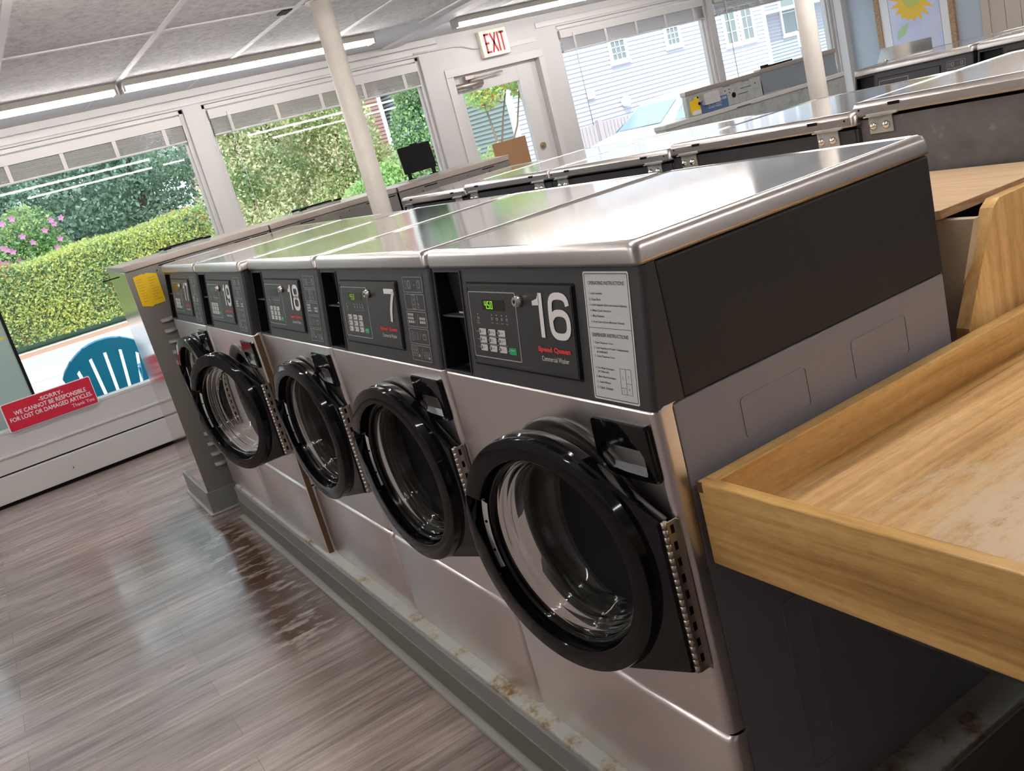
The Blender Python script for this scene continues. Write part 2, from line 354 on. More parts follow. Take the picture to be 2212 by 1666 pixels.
# door
d = bpy.data.objects.new('door_1',None); col.objects.link(d); d.location = (XW,3.51,0); struct(d)
b = B(); b.box(-.10,.012,-.49,-.42,0,2.033,.003); b.box(-.10,.012,.45,.50,0,2.033,.003); b.box(-.10,.014,-.49,.50,2.0335,2.10,.003); b.box(-.10,-.06,.385,.45,0,2.035,.003); b.obj('door_frame','white_trim',d)
b = B()
for (y0,y1,z0,z1) in ((-.415,-.345,.02,2.03),(.235,.385,.02,2.03),(-.345,.235,1.89,2.03),(-.345,.235,.02,.55)): b.box(-.09,-.045,y0,y1,z0,z1,.002)
lf = b.obj('door_leaf','white_trim',d)
b = B(); b.box(-.07,-.066,-.345,.235,.55,1.89); b.obj('pane','window_glass',lf)
b = B(); b.cyl((-.045,.31,1.305),(-.030,.31,1.305),.028,n=20); b.cyl((-.030,.31,1.305),(-.02,.31,1.305),.016,n=16); b.obj('deadbolt','brass',lf)
b = B(); b.cyl((-.045,.31,.98),(-.02,.31,.98),.02,n=16); b.dome((-.02,.31,.98),(1,0,0),.03,.03); b.obj('door_knob','brass',lf)
b = B(); b.cyl((-.015,-.425,1.945),(-.015,-.15,1.945),.025,n=18); b.mi = 1; b.box(-.045,-.01,-.415,-.16,1.91,1.921,.002); b.mi = 0
b.cyl((-.01,-.27,1.91),(-.01,-.27,1.985),.012); b.tube([(-.01,-.27,1.985),(.01,-.20,1.99),(.015,-.05,1.992),(.012,.05,1.995)],.007); b.box(-.02,.02,-.32,-.23,1.985,2.02,.004); b.box(.0,.018,-.05,.055,1.985,2.0,.002)
b.obj('door_closer',['closer_metal','chrome'],d)
# beige panelled door by the picture
d2 = bpy.data.objects.new('door_2',None); col.objects.link(d2); d2.location = (-3.6,YB,0); struct(d2)
b = B(); b.box(-.73,-.65,-.03,0,0,2.2,.004); b.box(.65,.73,-.03,0,0,2.2,.004); b.box(-.73,.73,-.03,0,2.12,2.2,.004); b.obj('door_frame','beige_panel',d2)
b = B()
for k in range(9): b.box(-.65+k*.1444,-.65+(k+1)*.1444-.004,-.018,-.002,0,2.12,.003)
b.obj('door_leaf','beige_panel',d2)
b = B(); b.box(XW,XW+.10,7.77,YB,0,ZC); struct(b.obj('trim_1','white_trim'))
# plate above door
b = B(); b.box(XW,XW+.006,3.68,3.975,2.165,2.205,.002); struct(b.obj('trim_2','white_trim'))

# ================================================================ LIGHT FIXTURES
GL = 'ceiling fluorescent fixtures'
def fixture(x, y0, y1, label, skew=0., lamp=True):
    L_ = y1-y0; t = thing('ceiling_light', label, 'light', (x,(y0+y1)/2,ZC), skew, GL)
    b = B(); b.box(-.06,.06,-L_/2,L_/2,-.036,0,.003); b.box(-.055,.055,-L_/2,-L_/2+.012,-.066,-.03,.002); b.box(-.055,.055,L_/2-.012,L_/2,-.066,-.03,.002); b.obj('housing','fixture_beige',t)
    b = B(); b.cyl((0.0,-L_/2+.013,-.052),(0.0,L_/2-.013,-.052),.0135,n=16); b.obj('tube','tube_lit',t)
    return t
fixture(-4.83,-2.2,.305,'lit fluorescent fixture over the left window, nearest the left edge of the photo',.06)
fixture(-4.93,.33,2.05,'lit fluorescent fixture running behind the cream post, above the second window',.08)
fixture(-5.02,2.76,5.2,'lit fluorescent fixture above the EXIT sign',-.06)
for (x,y0,y1,lab) in ((-2.2,-1.0,1.35,'unseen ceiling fluorescent fixture added over the row of numbered washers'),(-2.2,2.6,5.0,'unseen ceiling fluorescent fixture added over the aisle behind the second washer row'),(-2.2,-3.7,-1.5,'unseen ceiling fluorescent fixture added over the open aisle'),  # unseen fixtures at guessed spots, their number raised to add fill light
    (-.2,-3.6,-1.3,'unseen ceiling fluorescent fixture added behind the camera, over the aisle'),(-.2,-.6,1.7,'unseen ceiling fluorescent fixture added over washer 16'),(-.2,3.0,5.3,'unseen ceiling fluorescent fixture added over the third washer row'),
    (1.9,.3,2.6,'unseen ceiling fluorescent fixture added over the wooden table'),(1.9,4.0,6.3,'unseen ceiling fluorescent fixture added in the far right corner'),(-3.4,5.5,7.4,'unseen ceiling fluorescent fixture added before the picture wall')): fixture(x,y0,y1,lab)

# ================================================================ POSTS
GP='cream support posts'
def post(x,y,label):
    t = thing('support_post',label,'post',(x,y,0),0,GP)
    b = B(); b.cyl((0,0,0),(0,0,ZC-.002),.052,n=32); b.obj('shaft','cream_post',t)
    b = B(); b.cyl((0,0,ZC-.012),(0,0,ZC-.001),.075,n=24); b.obj('top_collar','cream_post',t)
    b = B(); b.cyl((0,0,.0),(0,0,.012),.09,n=24); b.obj('base_collar','cream_post',t)
post(-3.45,1.11,'cream round post standing before the second window, nearer the camera')
post(-2.72,3.66-.02,'cream round post standing between the far stainless cabinet and the EXIT side windows')

# ================================================================ WASHERS
W_ = .736; D_ = .742; Z0 = .183
def z(v): return v-Z0
sP = Vector((0,-.038,-.228)); LP = sP.length; sP /= LP
PM = AX((0,.038,z(1.308)),(1,0,0),-sP)       # panel frame: x right, y up (negative going down), z outward
def prof_front(zs0, zs1, b, lip=True):
    """front sheet with rounded side returns, between two heights"""
    r=.016; pts=[(-W_+.001,.036),(-W_+.001,r)]+[(-W_+.001+r-r*math.cos(a),r-r*math.sin(a)) for a in (math.radians(k) for k in (30,60,90))]
    pts += [(-.001-r+r*math.cos(a),r-r*math.sin(a)) for a in (math.radians(k) for k in (90,60,30))]+[(-.001,r),(-.001,.036)]
    return pts
def build_washer():
    root = thing('front_load_washer','x','washer')
    # cabinet
    b = B(); b.box(-W_+.004,-.004,.040,D_-.004,0,z(1.079),.003)
    b.mi=1; b.box(-W_+.012,-.012,.030,.045,0,z(1.07))
    b.mi=0
    b.M = AX((-.004,0,0),(0,1,0),(0,0,1))
    b.frame(.177,.337,.78,.853,-.001,.0012,.0016,.008); b.frame(.457,.612,.78,.856,-.001,.0012,.0016,.008); b.frame(.177,.24,.10,.46,-.001,.0015,.002,.008)
    b.obj('cabinet',['grey_paint','black_matte'],root)
    b = B(); b.box(-W_+.003,-.003,.065,D_-.002,z(1.081),z(1.306),.004); b.obj('upper_side_panel','charcoal_side',root)
    # back sheet
    b = B(); b.box(-W_+.01,-.01,D_-.004,D_-.001,.02,z(1.30)); b.mi = 1
    for (x,zz) in ((-.07,.93),(-.25,.90),(-.25,.60),(-.6,.93)): b.cyl((x,D_-.002,zz),(x,D_,zz),.006,n=10)
    b.obj('back_panel',['stained_back','black_matte'],root)
    # lower front panel
    b = B(); pts = prof_front(0,0,b); zz = [0,z(.462)-.012,z(.462)-.004,z(.462)]
    rows = [[(x,y+off,h) for (x,y) in pts] for h,off in zip(zz,(0,0,.003,.010))]
    b.strips(rows,closed=False); b.obj('lower_panel','steel_front',root,recalc=False)
    # upper front panel with the door opening
    b = B(); zb,zt = z(.474),z(1.076); xc,zc,rr = -.295,z(.788),.208
    xa,xb = -W_+.001+.016,-.001-.016
    angs = sorted(set([2*math.pi*i/96 for i in range(96)]+[math.atan2(zz_-zc,xx_-xc)%(2*math.pi) for xx_ in (xa,xb) for zz_ in (zb,zt)]))
    inner=[];outer=[]
    for a in angs:
        c,s_=math.cos(a),math.sin(a); t=min([(xb-xc)/c if c>1e-9 else 9,(xa-xc)/c if c<-1e-9 else 9,(zt-zc)/s_ if s_>1e-9 else 9,(zb-zc)/s_ if s_<-1e-9 else 9])
        inner.append((xc+rr*c,0,zc+rr*s_)); outer.append((xc+t*c,0,zc+t*s_))
    b.strips([outer,inner,[(p[0],.03,p[2]) for p in inner]],smooth=False)
    for side in (0,1):
        P_ = pts[:5] if side==0 else pts[5:]
        b.strips([[(x,y,h) for x,y in P_] for h in (zb,zt)],closed=False)
    rows=[[(x,y+o,h) for x,y in pts] for h,o in ((zt,0),(zt+.006,.003),(zt+.008,.010))]; b.strips(rows,closed=False)
    rows=[[(x,y+o,h) for x,y in pts] for h,o in ((zb,0),(zb-.005,.003),(zb-.006,.010))]; b.strips(rows,closed=False)
    b.obj('front_panel','steel_front',root)
    # seam shadow behind
    # control panel
    b = B(); b.M = PM.copy(); hh = LP
    xs=[-W_+.002,-.718,-.599,-.002]; ys=[0,-.0095,-.2232,-hh+.001]
    T=.004
    def quad(xa_,xb_,ya,yb_): b._f(b._v([(xa_,ya,0),(xb_,ya,0),(xb_,yb_,0),(xa_,yb_,0)]))
    for i in range(3):
        for j in range(3):
            if i==1 and j==1: continue
            x0,x1=xs[i],xs[i+1]
            if i==0: x0+=.008
            if i==2: x1-=.008
            quad(x0,x1,ys[j],ys[j+1])
    for sgn,xe in ((1,xs[0]),(-1,xs[3])):   # rounded vertical corner and side return
        rows=[]
        for yv in (0,-hh+.001):
            rows.append([(xe+sgn*.008,yv,0),(xe+sgn*.004,yv,-.0012),(xe+sgn*.0012,yv,-.004),(xe,yv,-.009)])
        b.strips(rows,closed=False)
    b.M = Matrix.Identity(4)
    for xe in (-W_+.002,-.002):
        b._f(b._v([(xe,.038+.009,z(1.308)),(xe,.064,z(1.308)),(xe,.064,z(1.081)),(xe,.0088,z(1.081))]))
    b._f(b._v([(-W_+.002,.01,z(1.081)),(-.002,.01,z(1.081)),(-.002,.064,z(1.081)),(-W_+.002,.064,z(1.081))]))
    b.mi=1; b.M=PM.copy(); x0,x1,y0,y1=-.718,-.599,-.0095,-.2232; dp=-.085   # recess walls
    for q in (((x0,y0,0),(x0,y0,dp),(x0,y1,dp),(x0,y1,0)),((x1,y0,0),(x1,y1,0),(x1,y1,dp),(x1,y0,dp)),((x0,y0,0),(x1,y0,0),(x1,y0,dp),(x0,y0,dp)),((x0,y1,0),(x0,y1,dp),(x1,y1,dp),(x1,y1,0)),((x0,y0,dp),(x1,y0,dp),(x1,y1,dp),(x0,y1,dp))): b._f(b._v(q))
    cp = b.obj('control_panel',['charcoal','black_matte'],root)
    # raised border round the slot
    b = B(); b.M=PM.copy(); b.frame(-.722,-.597,-.2262,-.0065,-.001,.0025,.003,.004); b.obj('slot_border','charcoal',cp)
    # coin slot hardware
    b = B(); b.M=PM.copy(); b._f(b._v([(-.655,-.011,-.07),(-.6005,-.011,-.008),(-.6005,-.104,-.008),(-.635,-.104,-.05)])); b.mi=1
    b.tube([(-.632,-.012,-.040),(-.619,-.055,-.024),(-.612,-.095,-.016)],.0025); b.obj('coin_chute',['grey_paint','black_matte'],cp)
    b = B(); b.M=PM.copy(); b.cyl((-.624,-.060,-.032),(-.622,-.060,-.018),.0085,n=18); b.obj('coin_slot','chrome',cp)
    b = B(); b.M=PM.copy(); b.rrect(-.640,-.604,-.098,-.094,-.03,-.008,.0015); b.obj('coin_return_lip','chrome',cp)
    b = B(); b.M=PM.copy(); b.box(-.716,-.600,-.108,-.104,-.08,-.006,.001); b.obj('shelf','charcoal',cp)
    b = B(); b.M=PM.copy(); b.rrect(-.640,-.612,-.178,-.144,-.05,-.022,.008,5); b.rrect(-.634,-.618,-.171,-.151,-.022,-.019,.006,5); b.mi=1; b.cyl((-.626,-.161,-.022),(-.626,-.161,-.0182),.005,n=16); b.mi=0; b.cyl((-.606,-.176,-.05),(-.606,-.176,-.03),.004)
    b.obj('coin_box_lock',['chrome','black_matte'],cp)
    # bezel
    b = B(); b.M=PM.copy(); b.rrect(-.5715,-.189,-.1955,-.033,-.001,.005,.003); b.mi=1; b.frame(-.576,-.1845,-.200,-.029,-.001,.0012,.0045,.005); b.mi=0; b.frame(-.569,-.1915,-.193,-.0355,.0045,.0062,.004,.002)
    bz = b.obj('display_bezel',['panel_black','black_matte'],root)
    b = B(); b.M=PM.copy(); b.frame(-.5635,-.3785,-.1815,-.0478,.0045,.0056,.0014,.003); b.obj('keypad_outline','grey_print',bz)
    b = B(); b.M=PM.copy(); b.rrect(-.510,-.421,-.0843,-.0635,.004,.0056,.001); b.obj('display','display_glass',bz)
    b = B(); b.M=PM.copy(); b.cyl((-.3613,-.0625,.004),(-.3613,-.0625,.016),.0125,.009,n=24); b.cyl((-.3613,-.0625,.016),(-.3613,-.0625,.0185),.0085,n=24); b.mi=1; b.cyl((-.3613,-.0625,.0186),(-.3613,-.0625,.019),.0035,n=12); b.obj('panel_lock',['chrome','black_matte'],bz)
    # keys
    BT=[['LIGHT','MEDIUM','HEAVY'],['NORMAL','PERM\nPRESS','DELICATES\nKNIT'],['HOT','WARM','COLD']]
    for r,(yy,row) in enumerate(zip((-.1287,-.1450,-.1613),BT)):
        for cidx,xx in enumerate((-.5195,-.4815,-.4438)):
            b = B(); b.M=PM.copy(); b.rrect(xx-.0135,xx+.0135,yy-.0063,yy+.0063,.004,.0062,.0018,3); b.mi=1
            ln_ = row[cidx].split('\n')
            for q,tx in enumerate(ln_):
                h=.0030 if len(ln_)==1 else .0024; yc=yy+(0 if len(ln_)==1 else (.0016 if q==0 else -.0016)); ww=min(.0024*len(tx)*(.8 if len(ln_)>1 else 1),.019)
                b.text(tx,xx-.0055,xx-.0055+min(ww,.0175),yc-h/2,yc+h/2,.0064)
            b.rrect(xx-.0115,xx-.0078,yy-.0035,yy+.0035,.006,.0064,.001,2)
            b.obj('button',['button_grey','black_print'],bz)
    b = B(); b.M=PM.copy(); b.rrect(-.4205,-.3935,-.1685,-.1555,.004,.0062,.0018,3); b.mi=1; b.text('START',-.4155,-.3990,-.1615,-.1585,.0064); b.obj('start_button',['button_green','white_print'],bz)
    b = B(); b.M=PM.copy()
    for yy in (-.1368,-.1532): b.box(-.5365,-.426 if yy>-.15 else -.426,yy-.0003,yy+.0003,.004,.0055)
    for tx,yy in (('Soil',-.1285),('Cycle',-.1447),('Temp',-.1610)): b.text(tx,-.5475,-.5390,yy-.0012,yy+.0012,.0054)
    for yy in (-.1287,-.145,-.1613):
        for xx in (-.5357,-.4985,-.4607): b.cyl((xx,yy,.004),(xx,yy,.0058),.0012,n=8)
    b.cyl((-.4235,-.1625,.004),(-.4235,-.1625,.0058),.0012,n=8)
    for i,(xx,tx) in enumerate(((-.4760,'WASH'),(-.4565,'RINSE'),(-.4370,'SPIN'),(-.4180,'DOOR'))):
        b.cyl((xx,-.0935,.004),(xx,-.0935,.0056),.0014,n=8); b.text(tx,xx-.0050,xx+.0050,-.1105,-.1085,.0054); b.frame(xx-.003,xx+.003,-.1035,-.0985,.0045,.0055,.0007,.001)
    b.cyl((-.5330,-.0935,.004),(-.5330,-.0935,.0056),.0014,n=8); b.text('INSERT',-.5375,-.5285,-.1085,-.1062,.0054); b.text('COINS/CARD',-.5400,-.5260,-.1125,-.1104,.0054); b.box(-.5345,-.5335,-.1035,-.098,.004,.0055); b.frame(-.5315,-.527,-.1035,-.1000,.0045,.0055,.0006,.0008)
    b.obj('legend','grey_print',bz,recalc=False)
    b = B(); b.M=PM.copy(); b.text('Speed Queen',-.3135,-.2080,-.1562,-.1435,.0064,bold=.05); b.obj('brand_name','red_print',bz,recalc=False)
    b = B(); b.M=PM.copy(); b.text('Commercial Washer',-.3035,-.2155,-.1705,-.1612,.0064); b.obj('brand_subtitle','white_print',bz,recalc=False)
    # dispenser
    b = B(); b.M=AX((0,0,0),(1,0,0),(0,0,1)); q=lambda L_: [(x,z(v)) for x,v in L_]
    out = q([(-.1665,1.056),(-.026,1.056),(-.0205,1.051),(-.0175,.962),(-.0215,.9565),(-.06,.9540),(-.10,.9525),(-.135,.9545),(-.160,.9615),(-.1755,.978),(-.1755,1.0),(-.172,1.051)])
    # plate with pocket opening
    poc = q([(-.150,1.012),(-.048,1.012),(-.040,1.000),(-.040,.966),(-.044,.963),(-.06,.962),(-.10,.962),(-.135,.965),(-.152,.974),(-.160,.985),(-.160,1.0),(-.157,1.008)])
    n_=len(out); rows=[]
    rows.append([(p[0],p[1],-.002) for p in out]); rows.append([(p[0],p[1],.008) for p in out])
    cx_,cy_=-.098,z(1.0)
    rows.append([(cx_+(p[0]-cx_)*.975,cy_+(p[1]-cy_)*.97,.0115) for p in out]); rows.append([(p[0],p[1],.0115) for p in poc]); rows.append([(cx_+(p[0]-cx_)*.93,cy_-.01+(p[1]-cy_+.01)*.9,-.028) for p in poc])
    V=b.strips(rows,smooth=False); b._f(V[-1])
    b.mi=1; b._f(b._v([(-.150,z(.9685),.010),(-.100,z(.9645),.010),(-.046,z(.9645),.010),(-.044,z(.985),-.004),(-.050,z(1.006),-.024),(-.118,z(1.008),-.024),(-.150,z(.982),-.006)]))
    b.obj('dispenser_door',['black_gloss','scoop_gloss'],root)
    # opening gasket + drum
    def ringrow(r,yy,n=72): return [(xc+r*math.cos(2*math.pi*i/n),yy,zc+r*math.sin(2*math.pi*i/n)) for i in range(n)]
    b = B(); b.strips([ringrow(.243,.001),ringrow(.243,-.007),ringrow(.237,-.011),ringrow(.222,-.011),ringrow(.216,-.007),ringrow(.205,-.006),ringrow(.198,.004),ringrow(.200,.03),ringrow(.205,.05)]); b.obj('door_gasket','gasket',root)
    b = B(); V=b.strips([ringrow(.202,.05),ringrow(.235,.07),ringrow(.24,.09),ringrow(.24,.45)]); V2=b.strips([ringrow(.24,.45),ringrow(.12,.455),ringrow(.05,.445)],smooth=False); b._f(V2[-1])
    b.box(xc-.02,xc+.02,.10,.44,zc-.24,zc-.19,.008); b.obj('drum','drum_steel',root)
    # lid
    b = B(); x0,x1,y0,y1=-W_+.001,-.001,.030,D_+.008; zt=z(1.347); zb=z(1.309)
    def rr_(ins,r,zv,tilt=0):
        P=[]
        for cx,cy,a in ((x1-ins-r,y1-ins-r,0),(x0+ins+r,y1-ins-r,90),(x0+ins+r,y0+ins+r,180),(x1-ins-r,y0+ins+r,270)):
            for i in range(7):
                t=math.radians(a+15*i); P.append((cx+r*math.cos(t),cy+r*math.sin(t),zv))
        return P
    V=b.strips([rr_(.004,.010,zb+.004),rr_(.0,.014,zb),rr_(.0,.016,zb+.006),rr_(.001,.018,zt-.014),rr_(.004,.018,zt-.005),rr_(.010,.016,zt-.0008),rr_(.016,.014,zt),rr_(.021,.012,zt-.0012),rr_(.026,.012,zt-.0022)]); b._f(V[-1])
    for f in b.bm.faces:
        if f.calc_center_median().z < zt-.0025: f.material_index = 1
    b.obj('lid',['steel_top','steel_skirt'],root)
    return root
def add_lid_back(root):
    b = B(); b.box(-W_+.012,-.012,D_+.0075,D_+.009,z(1.313),z(1.333),.0004); b.mi=1
    for x in (-.60,-.135): b.box(x-.017,x+.017,D_+.0085,D_+.0095,z(1.328),z(1.336))
    for x in (-W_+.03,-.03): b.cyl((x,D_+.0085,z(1.327)),(x,D_+.0097,z(1.327)),.003,n=10)
    b.obj('lid_hem',['steel_lid_back','black_matte'],root)
    for x in (-.645,-.090):
        b = B(); b.box(x-.045,x+.045,D_-.004,D_+.016,z(1.306),z(1.309),.0008); b.box(x-.055,x+.035,D_+.013,D_+.017,z(1.308),z(1.314),.001); b.box(x-.030,x+.040,D_-.001,D_+.003,z(1.262),z(1.307),.001)
        h = b.obj('hinge_bracket','galvanised',root)
        for dx in (-.012,.026):
            b = B(); b.dome((x+dx,D_+.003,z(1.281)),(0,1,0),.0115,.010); b.obj('screw','chrome',h)
# door (own frame: origin on hinge axis, door runs toward -x, outward -y)
Rg=.240; Lh=.280; zc=z(.788); zh0,zh1=z(.612),z(.896)
def build_door(root, ang):
    hull_pts=[(-Lh+(Rg+.001)*math.cos(a),zc+(Rg+.001)*math.sin(a)) for a in (2*math.pi*i/180 for i in range(180))]+[(-.004,zh0),(-.004,zh1)]
    def hull(P):
        P=sorted(P); 
        def half(P):
            h=[]
            for p in P:
                while len(h)>1 and (h[-1][0]-h[-2][0])*(p[1]-h[-2][1])-(h[-1][1]-h[-2][1])*(p[0]-h[-2][0])<=0: h.pop()
                h.append(p)
            return h
        a=half(P); c=half(P[::-1]); return a[:-1]+c[:-1]
    H=hull(hull_pts); NA=144
    angs=[2*math.pi*i/NA for i in range(NA)]
    for (hx,hz) in ((-.004,zh0),(-.004,zh1)): angs.append(math.atan2(hz-zc,hx+Lh)%(2*math.pi))
    angs=sorted(angs); rho=[]
    for a in angs:
        c,s_=math.cos(a),math.sin(a); best=9
        for (p,q) in zip(H,H[1:]+H[:1]):
            ax,ay=p[0]+Lh,p[1]-zc; bx,by=q[0]-p[0],q[1]-p[1]; den=c*by-s_*bx
            if abs(den)<1e-12: continue
            t=(ax*by-ay*bx)/den; u=(ax*s_-ay*c)/den if abs(den)>0 else 0
            if t>0 and -1e-6<=u<=1+1e-6: best=min(best,t)
        rho.append(best if best<9 else Rg+.001)
    def row(fr,n): 
        P=[]
        for a,rh in zip(angs,rho):
            r=fr(a,rh) if callable(fr) else fr; P.append((-Lh+r*math.cos(a),-n(a) if callable(n) else -n,zc+r*math.sin(a)))
        return P
    def lat(a):  # degrees up from the latch side
        d=math.degrees(math.pi-a); return d if d<=180 else d-360
    def Ri(a,rh):
        d=lat(a)
        if -4<d<=25.5: return .197+.040*((d+4)/29.5)**.8
        return .197
    def Rp(a,rh):
        d=lat(a)
        return .226 if -23<d<24.5 else .1985
    def nn(a):
        d=lat(a); return .012 if -23<d<24.5 else .012
    b=B()
    rows=[row(lambda a,r:r-.002,-.016),row(lambda a,r:r,-.012),row(lambda a,r:r,.006),row(lambda a,r:r-.003,.011),row(lambda a,r:min(r-.003,Rg+.004),.012),row(Rg,.024),row(Rg-.0015,.0285),row(Rg-.005,.0300),row(lambda a,r:Ri(a,r)+.002 if Ri(a,r)<.232 else .2345,.0300),row(Ri,.0285),row(Rp,nn),row(lambda a,r:Rp(a,r)-.001,-.004),row(.1965,-.006),row(.194,-.016)]
    b.strips(rows); dr=b.obj('door',['black_gloss'],root,loc=(-.015,-.020,0),rot=(0,0,math.radians(ang)))
    for p in dr.data.polygons: p.use_smooth=True
    dr.data.set_sharp_from_angle(angle=math.radians(28))
    def rr2(r,n): return [(-Lh+r*math.cos(2*math.pi*i/96),-n,zc+r*math.sin(2*math.pi*i/96)) for i in range(96)]
    b=B(); prof=[(.1955,.004),(.192,.008),(.187,.006),(.185,-.002),(.187,-.008),(.181,-.010),(.178,-.016),(.180,-.023),(.174,-.026),(.171,-.033),(.173,-.040),(.167,-.044),(.164,-.060),(.159,-.085),(.148,-.103),(.128,-.116),(.095,-.124),(.05,-.128),(.012,-.129)]
    V=b.strips([rr2(r,n) for r,n in prof]); inn=[(r-.006,n-.007 if n<-.02 else n-.009) for r,n in prof[::-1]]; inn=[(max(r,.008),n) for r,n in inn]
    back=[(.012,-.136),(.05,-.135),(.096,-.131),(.132,-.123),(.156,-.108),(.169,-.088),(.175,-.060),(.190,-.030),(.196,-.010)]
    V2=b.strips([rr2(r,n) for r,n in back]); b._f(V[-1]); b._f(V2[0])
    k=96
    for i in range(k): b._f([V[0][i],V[0][(i+1)%k],V2[-1][(i+1)%k],V2[-1][i]])
    b.obj('door_glass','door_glass',dr)
    b=B(); P=[]
    rows=[]
    for r in (.199,.216):
        rows.append([(-Lh+r*math.cos(math.pi-math.radians(d)),-.006,zc+r*math.sin(math.pi-math.radians(d))) for d in range(-21,23,3)])
    b.strips(rows,closed=False,smooth=False); b.mi=1
    for d in (-10,8): 
        r=.207; c_=(-Lh+r*math.cos(math.pi-math.radians(d)),-.006,zc+r*math.sin(math.pi-math.radians(d))); b.cyl(c_,(c_[0],-.0085,c_[2]),.003,n=10)
    b.obj('strike_plate',['label_white','black_matte'],dr)
    return dr
def build_hinge(root):
    b=B(); k=22; h=(zh1-zh0)/k
    for i in range(k): b.cyl((-.015,-.021,zh0+i*h+.0002),(-.015,-.021,zh0+(i+1)*h-.0002),.0058,n=14)
    b.box(-.0105,-.0085,-.021,.001,zh0,zh1); b.box(-.0085,.0,-.0015,-.0002,zh0,zh1)
    b.mi=1
    for i in range(9): zz=zh0+.018+i*.0305; b.box(-.0086,-.0080,-.015,-.008,zz,zz+.015)
    b.obj('door_hinge',['dull_nickel','black_matte'],root)
def glyph(b, ch, x0,x1,y0,y1, w_=.0125, n=.0064):
    G={'1':[[(.80,-.07),(.80,1.07)]],
       '7':[[(-.05,1),(1.0,1),(.98,.97),(.80,.80),(.62,.52),(.50,.25),(.45,-.07)]],
       '6':[[(1,.76),(.96,.89),(.80,.975),(.5,1),(.20,.975),(.04,.87),(0,.68),(0,.30),(.05,.12),(.22,.02),(.5,0),(.78,.02),(.95,.12),(1,.30),(.95,.48),(.78,.57),(.5,.59),(.22,.56),(.06,.44)]],
       '9':[[(0,.24),(.04,.11),(.20,.025),(.5,0),(.80,.025),(.96,.13),(1,.32),(1,.70),(.95,.88),(.78,.98),(.5,1),(.22,.98),(.05,.88),(0,.70),(.05,.52),(.22,.43),(.5,.41),(.78,.44),(.94,.56)]],
       '8':[[(.5,.53),(.15,.57),(.03,.67),(.03,.86),(.15,.97),(.5,1),(.85,.97),(.97,.86),(.97,.67),(.85,.57),(.5,.53)],[(.5,.53),(.13,.48),(0,.38),(0,.14),(.13,.03),(.5,0),(.87,.03),(1,.14),(1,.38),(.87,.48),(.5,.53)]]}
    X0,X1,Y0,Y1=x0+w_/2,x1-w_/2,y0+w_/2,y1-w_/2
    for path in G[ch]:
        P=[Vector((X0+u*(X1-X0),Y0+v*(Y1-Y0),0)) for u,v in path]
        if len(P)>5:   # smooth the centre line
            Q=[P[0]]
            for a,c in zip(P,P[1:]): Q+= [a*.75+c*.25, a*.25+c*.75]
            P=Q+[P[-1]]
        rows=[]
        for i,p in enumerate(P):
            d=(P[min(i+1,len(P)-1)]-P[max(i-1,0)])
            if len(path)>4 and path[0]==path[-1] and i in (0,len(P)-1): d=P[1]-P[-2]
            d.normalize(); nv=Vector((-d.y,d.x,0))*w_/2; rows.append([(p.x+nv.x,p.y+nv.y,n),(p.x-nv.x,p.y-nv.y,n)])
        b.strips(rows,closed=False,smooth=False)
    if ch=='1': xr=X0+.80*(X1-X0); yt=y1; b._f(b._v([(xr-w_*.2,yt,n),(xr-w_*.9,yt-.012,n),(x0-.002,yt-.0165,n),(x0-.002,yt-.0245,n),(xr-w_*.2,yt-.0235,n)]))
def number(root, s, x0, x1, bz=None):
    par=[c for c in root.children if c.name.startswith('display_bezel')][0]
    b=B(); b.M=PM.copy()
    if s=='16': glyph(b,'1',x0,x0+.037,-.1285,-.0450); glyph(b,'6',x0+.0500,x1+.001,-.1295,-.0440)
    elif len(s)==2: glyph(b,s[0],x0,x0+(x1-x0)*.30,-.1285,-.0465); glyph(b,s[1],x0+(x1-x0)*.42,x1,-.1290,-.0460)
    else: glyph(b,s,x0,x1,-.1315,-.0490)
    b.obj('machine_number','white_print',par,recalc=False)
SEG={'4':'fgbc','5':'afgcd','0':'abcdef'}
def led(root, m_):
    par=[c for c in root.children if c.name.startswith('display_bezel')][0]
    b=B(); b.M=PM.copy(); 
    for i,ch in enumerate('450'):
        x=-.4985+i*.0115; y0=-.0815; w_=.0072; h=.0150; t=.0009; sk=lambda yy:(yy-y0)*.06
        S={'a':(x,x+w_,y0+h-t,y0+h),'d':(x,x+w_,y0,y0+t),'g':(x,x+w_,y0+h/2-t/2,y0+h/2+t/2),'f':(x,x+t,y0+h/2,y0+h),'e':(x,x+t,y0,y0+h/2),'b':(x+w_-t,x+w_,y0+h/2,y0+h),'c':(x+w_-t,x+w_,y0,y0+h/2)}
        for k in SEG[ch]:
            q=S[k]; b.box(q[0],q[1],q[2],q[3],.0055,.0060)
    b.box(-.4985+.0092,-.4985+.0105,-.0815,-.0800,.0055,.0060)
    b.obj('price_digits',m_,par)
